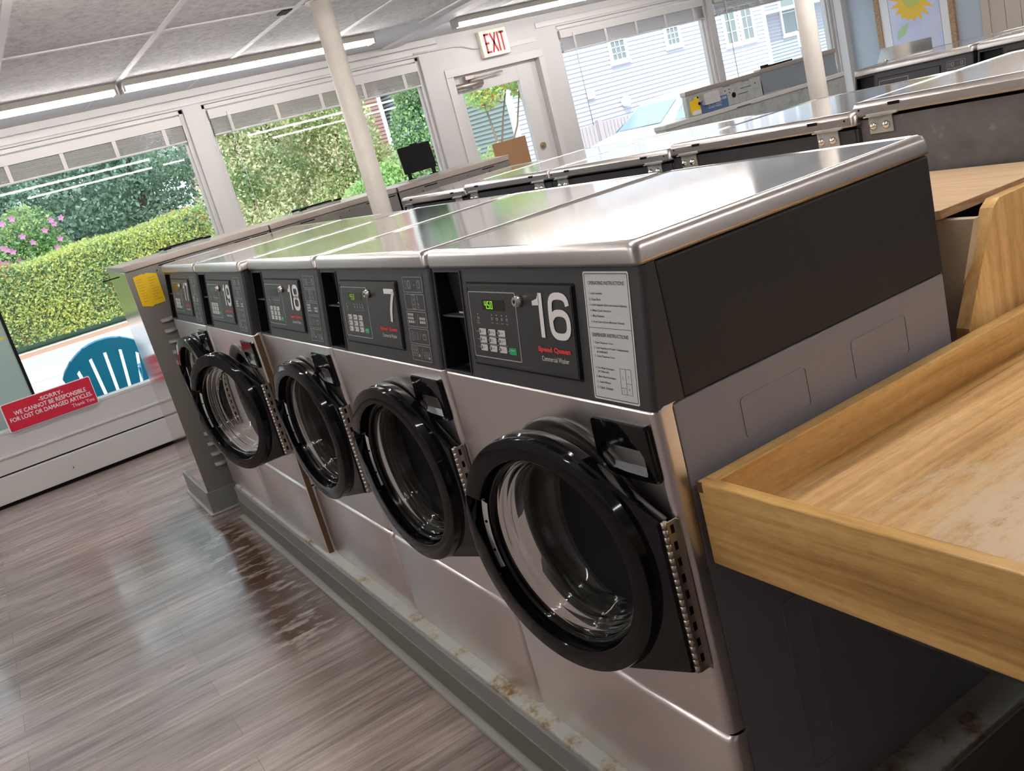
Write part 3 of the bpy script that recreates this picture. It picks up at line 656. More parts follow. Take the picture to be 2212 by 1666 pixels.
def icon_label(root):
    par=[c for c in root.children if c.name.startswith('control_panel')][0]
    dx=.7397-.0; X0=-.153; b=B(); b.M=PM.copy()
    b.rrect(-.1565,-.0395,-.2235,-.0125,-.0005,.0006,.004); p=b.obj('icon_label','panel_black',par)
    b=B(); b.M=PM.copy(); n=.0009
    def L_(x0,y0,x1,y1,w_=.0007):
        d=Vector((x1-x0,y1-y0,0)); nrm=Vector((-d.y,d.x,0)).normalized()*w_/2; b._f(b._v([(x0+nrm.x,y0+nrm.y,n),(x1+nrm.x,y1+nrm.y,n),(x1-nrm.x,y1-nrm.y,n),(x0-nrm.x,y0-nrm.y,n)]))
    def C_(cx,cy,rx,ry,w_=.0007,k=18,a0=0,a1=360):
        P=[(cx+rx*math.cos(math.radians(a0+(a1-a0)*i/k)),cy+ry*math.sin(math.radians(a0+(a1-a0)*i/k))) for i in range(k+1)]
        for u,v in zip(P,P[1:]): L_(*u,*v,w_)
    for i in range(5):
        yt=-.0200-i*.0403; yb=yt-.0362; b.frame(-.1500,-.0455,yb,yt,.0006,.0010,.0008,.003)
        cy=(yt+yb)/2
        if i==0:
            C_(-.118,cy,.006,.008); b.frame(-.1245,-.1095,cy-.0095,cy+.0095,.0006,.0010,.0007,.002); L_(-.130,cy,-.118,cy); C_(-.066,cy,.005,.007); b.frame(-.0725,-.0575,cy-.0085,cy+.0095,.0006,.0010,.0007,.002); C_(-.062,cy-.012,.005,.003,a0=200,a1=340)
            for s_ in (-1,1): L_(-.1365+s_*.004,cy-.009,-.1365+s_*.004,cy+.005); L_(-.1365+s_*.004,cy+.005,-.1365+s_*.007,cy+.009)
            C_(-.1365,cy+.009,.003,.002,a0=180,a1=360); L_(-.1405,cy-.009,-.1325,cy-.009); C_(-.090,cy-.001,.0015,.0015)
        if i==1:
            b.frame(-.112,-.094,yb+.002,yt-.002,.0006,.0010,.0006,.0008); L_(-.112,cy+.005,-.094,cy+.005); L_(-.112,cy-.006,-.094,cy-.006); L_(-.103,yb+.002,-.103,yt-.002)
            C_(-.081,cy+.010,.003,.004); L_(-.081,cy+.006,-.079,cy-.006,.001); C_(-.079,cy-.010,.004,.004); L_(-.085,cy-.003,-.075,cy-.006)
        if i==2:
            for r in range(3):
                for c_ in range(3): b.rrect(-.1450+c_*.0105,-.1370+c_*.0105,yt-.011-r*.0085,yt-.005-r*.0085,.0006,.0010,.0015,3)
            for r in range(2):
                for c_ in range(3): b.rrect(-.0830+c_*.0105,-.0750+c_*.0105,yt-.019-r*.0085,yt-.013-r*.0085,.0006,.0010,.0015,3)
            L_(-.1000,yb+.004,-.0885,yt-.006); b.frame(-.1130,-.1060,yt-.0270,yt-.0225,.0006,.0009,.0005,.001)
        if i==3:
            C_(-.134,cy,.0095,.011); C_(-.134,cy,.004,.006); L_(-.122,cy-.010,-.115,cy+.011); L_(-.108,cy-.009,-.108,cy+.009); C_(-.108,cy,.005,.009,a0=-90,a1=90); L_(-.096,cy-.010,-.088,cy+.011); b.frame(-.078,-.062,cy-.007,cy+.004,.0006,.0010,.0007,.002); L_(-.082,cy+.006,-.058,cy+.006)
        if i==4:
            for r in range(3):
                for c_ in range(3): C_(-.1420+c_*.0115,yt-.007-r*.0082,.0048,.0036,k=10)
            for r in range(2):
                for c_ in range(3): C_(-.0800+c_*.0110,yt-.017-r*.0082,.0045,.0036,k=10)
            L_(-.1010,yb+.003,-.0885,yt-.006); b.rrect(-.1125,-.1060,yt-.0270,yt-.0215,.0006,.0010,.002,3); b.rrect(-.0595,-.0530,yt-.0300,yt-.0245,.0006,.0010,.002,3)
    b.obj('icon_print','grey_print',p,recalc=False)
def placard(root):
    par=[c for c in root.children if c.name.startswith('control_panel')][0]
    b=B(); b.M=PM.copy(); b.rrect(-.1570,-.0345,-.2240,-.0088,-.0005,.0008,.004); b.mi=1; b.frame(-.1540,-.0375,-.2210,-.0118,.0007,.0011,.0012,.003); b.mi=2; b.rrect(-.1525,-.0390,-.2195,-.0133,.0004,.0009,.002)
    p=b.obj('instruction_placard',['label_white','black_print','label_silver'],par)
    b=B(); b.M=PM.copy(); n=.0012
    b.text('OPERATING INSTRUCTIONS',-.1440,-.0465,-.0305,-.0245,n,bold=.012)
    for tx,y_ in (('1. Load Laundry',-.0450),('2. Close Door',-.0545),('3. Add Supplies (See Instructions Below)',-.0640),('4. Make Cycle Selection',-.0735),('5. Make Payment',-.0825),('6. Press Start (Door Must be Closed)',-.0920)):
        b.text(tx,-.1440,-.1440+len(tx)*.00247,y_-.0022,y_+.0022,n,bold=.012)
    b.box(-.1525,-.0390,-.1022,-.1015,.0008,.0012)
    b.text('DISPENSER INSTRUCTIONS',-.1450,-.0480,-.1165,-.1105,n,bold=.012)
    for tx,x_,y_ in (('1. Open Dispenser Door',-.1440,-.1270),('2. Load Supplies in Proper Compartment',-.1440,-.1360),('as Indicated',-.1370,-.1418),('3. Close Dispenser Door',-.1440,-.1500),('A. Pre Wash Detergent',-.1450,-.1700),('(If Offered)',-.1390,-.1762),('B. Main Wash Detergent',-.1450,-.1850),('C. Liquid Bleach',-.1450,-.1940),('D. Fabric Softener',-.1450,-.2030)):
        b.text(tx,x_,x_+len(tx)*.00245,y_-.0022,y_+.0022,n,bold=.012)
    b.frame(-.0790,-.0500,-.2090,-.1660,.0008,.0012,.0005,.0005); b.box(-.0645,-.0640,-.2090,-.1660,.0008,.0012); b.box(-.0640,-.0500,-.1903,-.1898,.0008,.0012); b.box(-.0790,-.0645,-.1983,-.1978,.0008,.0012)
    for tx,x_,y_ in (('D',-.0720,-.1815),('A',-.0575,-.1780),('C',-.0720,-.2035),('B',-.0575,-.1990)): b.text(tx,x_-.0015,x_+.0015,y_-.002,y_+.002,n)
    b.obj('placard_text','black_print',p,recalc=False)
GW='front-load washers in the numbered row'
proto = build_washer(); build_hinge(proto)
ROW=[('16',0,0,10,(-.316,-.1995),'stainless front-load washer numbered 16 with the operating instructions placard, beside the wooden table'),
     ('7',-.7445,0,4,(-.2645,-.1965),'stainless front-load washer numbered 7 with lit price display'),
     ('18',-1.489,0,4,(-.300,-.197),'stainless front-load washer numbered 18 with dark display'),
     ('19',-2.240,-.028,17,(-.300,-.197),'stainless front-load washer numbered 19 with its door hanging open'),
     ('17',-2.993,-.028,4,(-.300,-.200),'stainless front-load washer numbered 17, farthest in the numbered row')]
wash=[]
for i,(num,x,y,ang,nx,lab) in enumerate(ROW):
    r = proto if i==0 else copy_tree(proto)
    r.location=(x,y,Z0); tag(r,lab,'washer',GW); wash.append(r)
for r,(num,x,y,ang,nx,lab) in zip(wash,ROW):
    build_door(r,ang); number(r,num,*nx)
    if num=='16': led(r,'led_green'); placard(r)
    else: icon_label(r)
    if num=='7': led(r,'led_dim')
# rusty brown water marks running down the joint between washers 18 and 19
b=B(); b.box(-.002,.002,-.0,.02,0,z(1.076)); b.obj('joint_strip','bronze_edge',wash[3],loc=(.003,.004,0))
# --- second row (backs toward the camera)
def plain_washer():
    root=thing('front_load_washer','x','washer')
    b=B(); b.box(-W_+.004,-.004,.01,D_-.004,0,z(1.300),.003); b.obj('cabinet','dark_grey_paint',root)
    b=B(); b.box(-W_+.01,-.01,D_-.004,D_-.001,.02,z(1.30)); b.mi=1
    for (x,zz) in ((-.13,1.04),(-.30,.93),(-.25,.60)): b.cyl((x,D_-.002,zz),(x,D_,zz),.006,n=10)
    b.obj('back_panel',['dark_grey_paint','black_matte'],root)
    b=B(); b.box(-W_+.004,-.004,-.0,.012,0,z(1.07),.004); b.obj('front_panel','steel_front',root)
    b=B(); b.box(-W_+.004,-.004,.004,.02,z(1.08),z(1.305),.004); b.obj('control_panel','charcoal',root)
    li=[c for c in proto.children if c.name.startswith('lid')][0].copy(); col.objects.link(li); li.parent=root
    add_lid_back(root); return root
GB='washers of the second row seen from behind'
p2=plain_washer()
R2=[(-3.46+.012,1.232,-.010,'second-row washer seen from behind, lid leftmost beside the cream post'),(-2.745,1.238,.002,'second-row washer seen from behind, second from the cream post'),(-2.010,1.232,.002,'second-row washer seen from behind, in line behind washers 7 and 18'),(-1.285,1.236,.014,'second-row washer seen from behind, left neighbour of the taller stained machine'),(-.575,1.255,.032,'second-row washer with stained back and two bare holes, behind the open end of washer 16')]
for i,(x,y,dz,lab) in enumerate(R2):
    r = p2 if i==0 else copy_tree(p2)
    r.location=(x,y+D_,Z0+dz); r.rotation_euler=(0,0,math.pi); tag(r,lab,'washer',GB)
    if i==4:
        for c in r.children:
            if c.name.startswith('back_panel'):
                me=c.data.copy(); c.data=me; me.materials[0]=MT['stained_back']
# --- third row facing us
GT='washers of the third row facing the camera'
R3_=[(-1.878,3.79,'third-row washer at the far left end, stainless flap standing behind its lid'),(-1.125,3.79,'third-row washer at the right edge of the photo, below the beige slatted door')]
def mini_front():
    root=thing('front_load_washer','x','washer')
    for nm in ('cabinet','upper_side_panel','front_panel','lower_panel','control_panel','lid','dispenser_door','door_gasket','drum','display_bezel'):
        s=[c for c in proto.children if c.name.split('.')[0]==nm][0]; c=s.copy(); col.objects.link(c); c.parent=root
        for g in s.children:
            if g.name.split('.')[0] in ('coin_chute','shelf','slot_border','display','keypad_outline'): q=g.copy(); col.objects.link(q); q.parent=c
    return root
for i,(x,y,lab) in enumerate(R3_):
    r=mini_front(); r.location=(x,y,Z0-.012); tag(r,lab,'washer',GT); icon_label(r); build_door(r,3)
b=B(); b.M=AX((0,0,0),(1,0,0),(0,0,1)); b.poly([(0,0),(.36,0),(.36,.075),(.035,.075),(0,.0)],-.001,.001); b.M=Matrix.Identity(4); b.box(0,.36,-.03,.0,-.001,.001); b.cyl((.06,-.012,0),(.06,-.012,.010),.007)
tag(b.obj('steel_flap','steel_mirror',None,(-2.60,4.03,Z0-.012+1.167)),'upright stainless flap lying on the leftmost third-row washer lid','flap')

# ================================================================ PLINTHS
t=thing('plinth','long grey painted plinth with vinyl base under the numbered washers','plinth',(-1.8,0,0))
b=B(); b.box(-1.84,1.885,-.040,2.02,0,.1825,.004); b.obj('curb','plinth_top',t)
b=B(); b.strips([[(x,y_,z_) for x in (-1.85,1.897)] for y_,z_ in ((-.041,.170),(-.044,.168),(-.049,.100))],closed=False,smooth=False); b.box(-1.845,1.891,-.048,-.041,.02,.168); 
b.mi=1; b.box(-1.847,1.893,-.050,-.048,.098,.103); b.mi=2; b.box(-1.849,1.895,-.0505,-.041,.022,.098); b.mi=3
b.poly([(0,0)]*0 or [(-1.85,-.074),(1.897,-.074),(1.897,-.041),(-1.85,-.041)],0,.012,.004)
b.mi=0; b.box(1.885,1.892,-.045,2.02,.0,.168)
b.obj('vinyl_base',['vinyl_base','base_line','vinyl_dark','vinyl_toe'],t)
t=thing('plinth','short grey plinth under the louvred stainless machines','plinth',(-4.17,1.03,0))
b=B(); b.box(-.33,.30,-1.19,1.19,0,.131,.004); b.obj('curb','vinyl_base',t)
b=B(); b.box(-.345,.315,-1.205,1.205,0,.010,.003); b.obj('toe_strip','vinyl_toe',t)
t=thing('plinth','grey plinth under the third row of washers','plinth',(-1.5,4.2,0)); b=B(); b.box(-1.16,1.2,-.43,.5,0,Z0-.013,.004); b.obj('curb','vinyl_base',t)

# ================================================================ LOUVRED MACHINES by the window
GLV='louvred machines with their backs to the room'
def louvred(yc, w, lab, lid_open=None):
    t=thing('louvred_washer',lab,'washer',(-4.17,yc,.131),0,GLV); h=w/2; H=1.385-.131
    b=B(); b.box(-.29,.296,-h+.003,h-.003,0,H-.032,.003); b.obj('cabinet','steel_mirror',t)
    b=B(); b.box(.296,.300,-h+.003,h-.003,.0,H-.036); b.mi=1
    for y_ in (-.64,-.28,.24): b.box(.2995,.3008,y_*w,y_*w+.085,H-.046,H-.040)
    for (y_,z_) in ((-.30,1.19),(.10,1.20),(.02,1.185),(.30,1.19)): b.cyl((.3,y_*w,z_),(.301,y_*w,z_),.004,n=8)
    b.cyl((.3,-.10*w,1.165),(.302,-.10*w,1.165),.013,n=14); b.mi=0; b.box(.2995,.3025,.02*w,.28*w,H-.11,H-.055,.001)
    b.frame
    b.obj('back_panel',['louver_grey','black_matte'],t)
    for zz in [v-.131 for v in (1.07,1.013,.956,.899,.842,.435,.376,.317,.258)]:
        b=B(); n=10; y_c=-h+.122
        rows=[[(.300+(.020*s_)*math.sin(math.pi*j/n)**.5,y_c-.034+.068*j/n,zz+.011-.020*u_) for j in range(n+1)] for s_,u_ in ((0,0),(.55,.15),(.9,.45),(1,.8),(1,1),(0,1))]
        b.strips(rows,closed=False); b.obj('louver','louver_light',t)
    b=B(); b.box(-.30,.305,-h+.001,h-.001,H-.032,H,.004); b.obj('top','top_tan',t)
    b=B(); b.box(-.20,.16,-.10,.10,H+.001,H+.004)
    if not lid_open:
        b=B(); b.box(-.10,.10,-.12,.12,H-.002,H+.014,.003); b.mi=1; b.box(-.085,-.06,-.125,.125,H+.012,H+.024,.003); b.box(.06,.10,-.128,-.09,H+.012,H+.024,.002); b.box(.06,.10,.09,.128,H+.012,H+.024,.002); b.box(.07,.09,-.09,.09,H+.012,H+.017,.001)
        b.obj('soap_lid',['galvanised','black_matte'],t)
    else:
        b=B(); y_=lid_open; b.box(-.17,.02,y_-.13,y_+.13,H-.001,H+.006,.002); b.obj('soap_tray','galvanised',t)
        b=B(); b.M=AX((-.04,y_,H+.02),(0,1,0),(-.12,0,1)); b.rrect(-.112,.112,.022,.185,-.006,.006,.008); b.box(-.02,.03,.183,.193,-.004,.004,.002)
        for s_ in (-1,1): b.box(s_*.085-.012,s_*.085+.012,-.012,.026,-.006,.006,.002); b.rrect(s_*.078-.03,s_*.078+.03,-.026,-.010,-.01,.01,.005)
        b.obj('soap_lid','black_matte',t)
    return t
louvred(.238,.778,'louvred stainless machine with yellow notices, nearest the left window')
louvred(1.020,.778,'louvred stainless machine standing behind the cream post')
louvred(1.805,.778,'louvred stainless machine with its black soap lid raised',-.045)
def note(nm,lab,x,y0,y1,z0,z1,matn,thick=.0008,lines=0):
    t=thing(nm,lab,'notice',(x,(y0+y1)/2,z0)); return t
t=thing('paper_notice','two overlapping yellow paper notices taped to the louvred machine by the left window','notice',(-3.868,-.06,1.15))
b=B(); b.M=AX((0,0,0),(0,1,0),(0,0,1)); b.poly([(-.062,.02),(-.012,.004),(-.006,.012),(-.004,.168),(-.012,.176),(-.058,.170)],.0005,.0015); b.obj('sheet','yellow_paper',t)
b=B(); b.M=AX((0,0,0),(0,1,0),(0,0,1)); b.poly([(-.012,.010),(.054,.012),(.057,.160),(.01,.174),(-.010,.170)],.0016,.0024); b.obj('sheet','yellow_paper',t)
b=B(); b.M=AX((0,0,0),(0,1,0),(0,0,1))
for k in range(9):
    y_=.150-k*.014; b.box(-.048,-.024 if k%3 else -.02,y_,y_+.0022,.0014,.0018); b.box(.006,.044-(k%4)*.005,y_-.004,y_-.0015,.0022,.0026)
b.obj('faint_writing','leaf_rust',t)
# tan strip sign board etc.
t=thing('hardboard_sheet','plain brown hardboard sheet standing upright in front of the glass door','board',(-4.62,2.68,0))
b=B(); b.box(-.006,.006,-.14,.14,0,1.455,.002); b.obj('sheet','brown_board',t)
# second group by the far window
t=thing('console_panel','galvanised back panel with yellow notice and blue sign, before the far windows','panel',(-4.50,4.365,1.262))
b=B(); b.M=Matrix.Translation((0,0,-1.262)); b.box(.255,.296,-.385,.392,1.2625,1.415,.002); b.obj('cabinet','galvanised',t)
b=B(); b.M=Matrix.Translation((0,0,-1.262)); b.box(.245,.303,-.388,.395,1.415,1.447,.003); b.obj('top','top_tan',t)
b=B(); b.M=Matrix.Translation((0,0,-1.262)); b.box(.296,.330,-.235,-.08,1.315,1.40,.004); b.box(.33,.334,-.22,-.10,1.36,1.364); b.box(.33,.334,-.22,-.10,1.335,1.339); b.obj('valve_cover','white_trim',t)
b=B(); b.M=Matrix.Translation((0,0,-1.262)); b.box(.296,.299,.17,.28,1.36,1.363); b.box(.296,.299,-.01,.07,1.405,1.408); b.box(.296,.299,.14,.24,1.322,1.326); b.box(.296,.299,.19,.27,1.405,1.408)
for (y_,z_,r_) in ((-.27,1.385,.008),(-.265,1.34,.012),(.01,1.375,.004),(.05,1.38,.004),(.05,1.355,.004),(.09,1.33,.02),(.33,1.37,.004)): b.cyl((.296,y_,z_),(.299,y_,z_),r_,n=12)
b.obj('back_openings','black_matte',t)
t=thing('paper_notice','yellow notice with torn white corner on the galvanised panel','notice',(-4.203,4.06,1.27))
b=B(); b.M=AX((0,0,0),(0,1,0),(0,0,1)); b.poly([(-.055,.0),(-.03,.0),(-.03,.02),(.045,.02),(.045,.115),(.0,.125),(-.005,.105),(-.055,.10)],0,.001); b.mi=1; b.rrect(-.04,.045,.0,.028,0,.0013,.004); b.obj('sheet',['yellow_paper','label_white'],t)
t=thing('soap_sign','blue sign asking to measure soap, leaning on the galvanised panel','sign',(-4.198,4.235,1.262))
b=B(); b.M=AX((0,0,0),(0,1,0),(0,0,1)); b.rrect(-.125,.145,0,.088,0,.003,.006); b.obj('plate','sign_blue',t)
b=B(); b.M=AX((0,0,0),(0,1,0),(0,0,1)); b.text('PLEASE MEASURE YOUR SOAP',-.112,.135,.060,.078,.0034,bold=.01); b.text('FOR BEST RESULTS',-.06,.075,.040,.052,.0034); b.text('DO NOT OVERFILL',-.06,.075,.022,.034,.0034); b.obj('sign_text','label_white',t,recalc=False)
t=thing('console_panel','glossy stainless back panel next to the galvanised one, partly behind the second post','panel',(-4.50,5.195,1.262))
b=B(); b.M=Matrix.Translation((0,0,-1.262)); b.box(.25,.285,-.43,.435,1.2625,1.425,.003); b.obj('cabinet','steel_mirror',t)
b=B(); b.M=Matrix.Translation((0,0,-1.262)); rows=[[(.292+.005*math.sin(zz*26+yy*2.2)+.003*math.sin(yy*7),yy,zz) for yy in np.linspace(-.43,.435,24)] for zz in np.linspace(1.263,1.424,16)]; b.strips(rows,closed=False); b.obj('back_sheet','steel_mirror',t)
b=B(); b.M=Matrix.Translation((0,0,-1.262)); b.box(.235,.305,-.432,.437,1.425,1.458,.003); b.obj('top','top_tan',t)
b=B(); b.M=Matrix.Translation((0,0,-1.262)); b.box(.24,.29,-.36,-.05,1.458,1.470,.003); b.box(.24,.28,-.36,-.31,1.470,1.480,.002); b.obj('soap_lid','black_matte',t)
t=thing('bulkhead_ledge','low pale ledge in front of the galvanised and stainless panels, dark slot in its edge','ledge',(-4.22,4.70,0))
b=B(); b.box(-.07,.05,-.99,.95,0,1.228,.003); b.obj('bulkhead','galvanised',t)
b=B(); b.box(-.075,.06,-.995,.955,1.228,1.261,.005); b.mi=1; b.box(.0595,.061,-.28,-.13,1.232,1.237); b.obj('ledge_cap',['white_trim','black_matte'],t)
# ================================================================ BLINDS
GBl='raised white blinds'
def blind(a,c,label,sag=0.,wand=True,bottom=2.03):
    y0,y1=a+.035,c-.035; L_=y1-y0; yc=(a+c)/2
    t=thing('window_blind',label,'blind',(XW-.035,yc,2.21),0,GBl); h=L_/2
    b=B(); b.box(-.028,.030,-h,h,-.068,0,.003); b.obj('head_rail','blind_rail',t)
    zb=bottom-2.21; b=B(); n=15
    for k in range(n):
        zz=-.072-(-.072-zb-.014)*k/(n-1)
        off=.006*rnd.uniform(-1,1); b.box(-.024+off,.020+off,-h+.004,h-.004,zz-.0030,zz-.0002)
    b.obj('slats','blind_slat',t)
    b=B(); b.box(-.024,.026,-h+.002,h-.002,zb-.006,zb+.008,.003); b.obj('bottom_rail','blind_rail',t)
    k=max(3,round(L_/.36))
    for i in range(k):
        b=B(); y=-h+.14+(L_-.28)*i/(k-1); b.box(.0275,.029,y-.013,y+.013,zb,-.068); b.obj('ladder_tape','blind_tape',t)
    if wand: b=B(); b.cyl((.034,-h+.13,-.04),(.036,-h+.13,-.86),.0035,n=8); b.obj('wand','blind_rail',t)
    return t
blind(-1.9,.885,'raised white blind at the top of the leftmost window',wand=False)
blind(1.02,2.83,'raised white blind above the window behind the cream post')
blind(4.21,6.0,'raised white blind at the top of the window right of the glass door')
blind(6.08,7.76,'raised white blind in the window nearest the picture wall')

# ================================================================ EXIT SIGN, CONDUIT, RED SIGN, PICTURE
t=thing('exit_sign','cream EXIT sign with red letters above the glass door','sign',(XW,3.535,2.12),0)
b=B(); b.box(.002,.055,-.135,.135,0,.215,.006); b.obj('case','cream_plastic',t)
b=B(); b.M=AX((.0555,0,0),(0,1,0),(0,0,1))
def stroke(pts,w_=.017):
    for (x0,y0,x1,y1) in pts:
        d=Vector((x1-x0,y1-y0,0)).normalized(); nv=Vector((-d.y,d.x,0))*w_/2; b._f(b._v([(x0+nv.x,y0+nv.y,.0005),(x1+nv.x,y1+nv.y,.0005),(x1-nv.x,y1-nv.y,.0005),(x0-nv.x,y0-nv.y,.0005)]))
stroke([(-.088,.03,-.088,.185),(-.096,.178,-.048,.178),(-.096,.108,-.056,.108),(-.096,.037,-.048,.037),(-.034,.03,.016,.185),(.016,.03,-.034,.185),(.038,.03,.038,.185),(.077,.03,.077,.185),(.052,.178,.104,.178)])
b.obj('letters','exit_red',t)
tag(B().tube([(XW+.012,2.78,2.275),(XW+.014,3.0,2.272),(XW+.014,3.15,2.270),(XW+.014,3.25,2.255),(XW+.014,3.33,2.222),(XW+.02,3.395,2.215)],.008).obj('conduit','white_trim'),'thin white conduit running along the wall to the EXIT sign','conduit')
t=thing('notice_sign','red sign about lost or damaged articles at the foot of the left window','sign',(XW+.02,-.63,.475))
b=B(); b.M=AX((0,0,0),(0,1,0),(0,0,1)); b.rrect(-.30,.285,-.004,.196,-.004,-.001,.010); b.mi=1; b.rrect(-.292,.280,.0,.190,-.001,.001,.010); b.obj('plate',['label_white','sign_red'],t)
b=B(); b.M=AX((0,0,0),(0,1,0),(0,0,1))
b.text('-SORRY-',-.065,.095,.140,.168,.0013,bold=.015); b.text('WE CANNOT BE RESPONSIBLE',-.235,.235,.100,.130,.0013,bold=.015); b.text('FOR LOST OR DAMAGED ARTICLES.',-.272,.262,.060,.090,.0013,bold=.015); b.text('Thank You',.115,.262,.022,.046,.0013); b.obj('sign_text','label_white',t,recalc=False)
t=thing('framed_picture','framed sunflower print hanging on the pale blue back wall','picture',(-5.02,YB-.02,1.02))
b=B(); b.M=AX((0,0,0),(1,0,0),(0,0,1)); b.frame(-.43,.43,0,1.05,-.018,.014,.055,.004); b.obj('frame','ply_edge',t)
b=B(); b.M=AX((0,0,0),(1,0,0),(0,0,1)); b.rrect(-.38,.38,.045,1.005,-.012,.0,.002); b.mi=1; b.frame(-.275,.285,.15,.93,0,.001,.003,.002); b.obj('mat_board',['label_white','sign_blue'],t)
m=mat('print_sky',(.45,.50,.68),.6); base(m, ramp(m, noise(m,coords(m,(1,1,1)),3,3),[(.35,(.50,.56,.80)),(.6,(.62,.64,.80))]))
b=B(); b.M=AX((0,0,0),(1,0,0),(0,0,1)); b.rrect(-.27,.28,.156,.925,.0,.0008,.002); b.obj('print','print_sky',t)
mat('petal_yellow',(.80,.52,.06),.6); mat('flower_heart',(.50,.55,.14),.6); mat('print_leaf',(.42,.58,.35),.6)
b=B(); b.M=AX((0,0,0),(1,0,0),(0,0,1)); cx,cy=.0,.68; P=[]
for i in range(36):
    a=2*math.pi*i/36; r=(.235 if i%2 else .17)*(1+.12*math.sin(i*2.7)); P.append((cx+r*math.cos(a),cy+r*math.sin(a)))
b.poly(P,.0008,.0016); b.mi=1; b.poly([(cx+.105*math.cos(2*math.pi*i/24),cy+.02+.105*math.sin(2*math.pi*i/24)) for i in range(24)],.0016,.0022); b.mi=2; b.poly([(-.22,.32),(-.12,.36),(-.06,.47),(-.14,.45),(-.20,.40)],.0008,.0014)
b.obj('flower',['petal_yellow','flower_heart','print_leaf'],t)

# ================================================================ WOODEN TABLE
t=thing('folding_table','butcher-block laundry folding table with raised rims and a worn patch, beside washer 16','table',(.5,.6,0))
ox,oy=.5,.6
def wb(b,x0,x1,y0,y1,z0,z1,bev=.003): b.box(x0-ox,x1-ox,y0-oy,y1-oy,z0,z1,bev)
X0,X1,Y0,Y1=.017,1.02,.036,1.30
b=B(); wb(b,X0+.028,X1-.028,Y0+.022,Y1-.024,.84,.874,.001); b.obj('tabletop','wood_surface',t)
b=B(); wb(b,X0,X0+.028,Y0,Y1,.803,.951); b.obj('rim','wood_face_y',t)
b=B(); wb(b,X1-.028,X1,Y0,Y1,.803,.951); b.obj('rim','wood_face_y',t)
b=B(); wb(b,X0+.0005,X1-.028,Y0-.0008,Y0+.022,.8025,.9515); b.obj('rim','wood_rim_x',t)
b=B(); wb(b,X0+.028,X1-.028,Y1-.024,Y1,.803,.951); b.obj('rim','wood_rim_x',t)
b=B(); wb(b,X0+.0285,X0+.056,Y0+.022,Y1-.024,.8735,.8755,.0005); b.obj('edge_strip','wood_rim_y',t)
b=B(); wb(b,X0-.0004,X0+.013,Y0-.0015,Y0+.0005,.933,.9518,.0004); b.obj('corner_plug','bronze_edge',t)
for (x,y) in ((.30,.66),(.94,.66),(.30,1.2),(.94,1.2)):
    b=B(); wb(b,x-.02,x+.02,y-.02,y+.02,0,.805,.002); b.obj('leg','dark_grey_paint',t)
b=B(); wb(b,.985,1.0,.14,1.27,.02,.803); wb(b,.27,.985,1.255,1.27,.02,.803); b.obj('shade_panel','dark_grey_paint',t)  # unseen panels added to keep light out from under the table
b=B(); wb(b,.25,.98,.10,.14,.74,.803); wb(b,.26,.30,.14,1.2,.74,.803); b.obj('apron','dark_grey_paint',t)
# wooden enclosure between the rows
t=thing('pipe_enclosure','pale plywood shelf and tan panel closing the gap behind washer 16','enclosure',(-.16,.95,0))
ox,oy=-.16,.95
b=B(); b.M=Matrix.Translation((-ox,-oy,0)); b.poly([(-1.2,.80),(-.060,.80),(-.045,.812),(-.010,1.244),(-1.2,1.244)],1.166,1.184,.001); sh=b.obj('shelf','ply_light',t)
b=B(); b.M=Matrix.Translation((-ox,-oy,0)); b._f(b._v([(-.0602,.7995,1.1665),(-.0448,.8115,1.1665),(-.0448,.8115,1.1835),(-.0602,.7995,1.1835)])); b._f(b._v([(-.0445,.812,1.1665),(-.0095,1.244,1.1665),(-.0095,1.244,1.1835),(-.0445,.812,1.1835)])); b._f(b._v([(-1.2,.7992,1.1665),(-.06,.7992,1.1665),(-.06,.7992,1.1835),(-1.2,.7992,1.1835)])); b.obj('shelf_edge','ply_edge',t)
b=B(); b.M=Matrix.Translation((-ox,-oy,0)); b.M = b.M @ AX((0,.845,0),(1,0,0),(0,0,1)); b.poly([(-1.0,Z0+.001),(-.030,Z0+.001),(-.030,1.03),(.008,1.158),(-1.0,1.158)],-.010,.010); b.obj('front_board','tan_panel',t)
t=thing('end_board','upright yellow wooden board with slanted edge standing behind the folding table','board',(.0,1.1,.0))
ox,oy=.0,1.1
b=B(); 
P=[(.790,.925),(.790,.948),(.912,1.160),(.935,1.174),(1.5,1.174),(1.5,.862),(.83,.862)]
for (x0,x1,mm) in ((-.028,.0,0),):
    a=[(x0,y,zz) for y,zz in P]; c=[(x1,y,zz) for y,zz in P]
    A_=b._v([(p[0],p[1]-1.1,p[2]) for p in a]); C_=b._v([(p[0],p[1]-1.1,p[2]) for p in c]); b._f(A_[::-1]); b._f(C_)
    for i in range(len(P)): b._f([A_[i],A_[(i+1)%len(P)],C_[(i+1)%len(P)],C_[i]])
eb=b.obj('panel','wood_panel_z',t)
b=B(); b.box(-.018,-.002,-.25,-.21,0,.865); b.box(-.018,-.002,.3,.34,0,.865); b.obj('support','wood_panel_z',t)
b=B(); b.dome((0.0,.0,.945),(1,0,0),.009,.010); b.obj('screw','chrome',t)

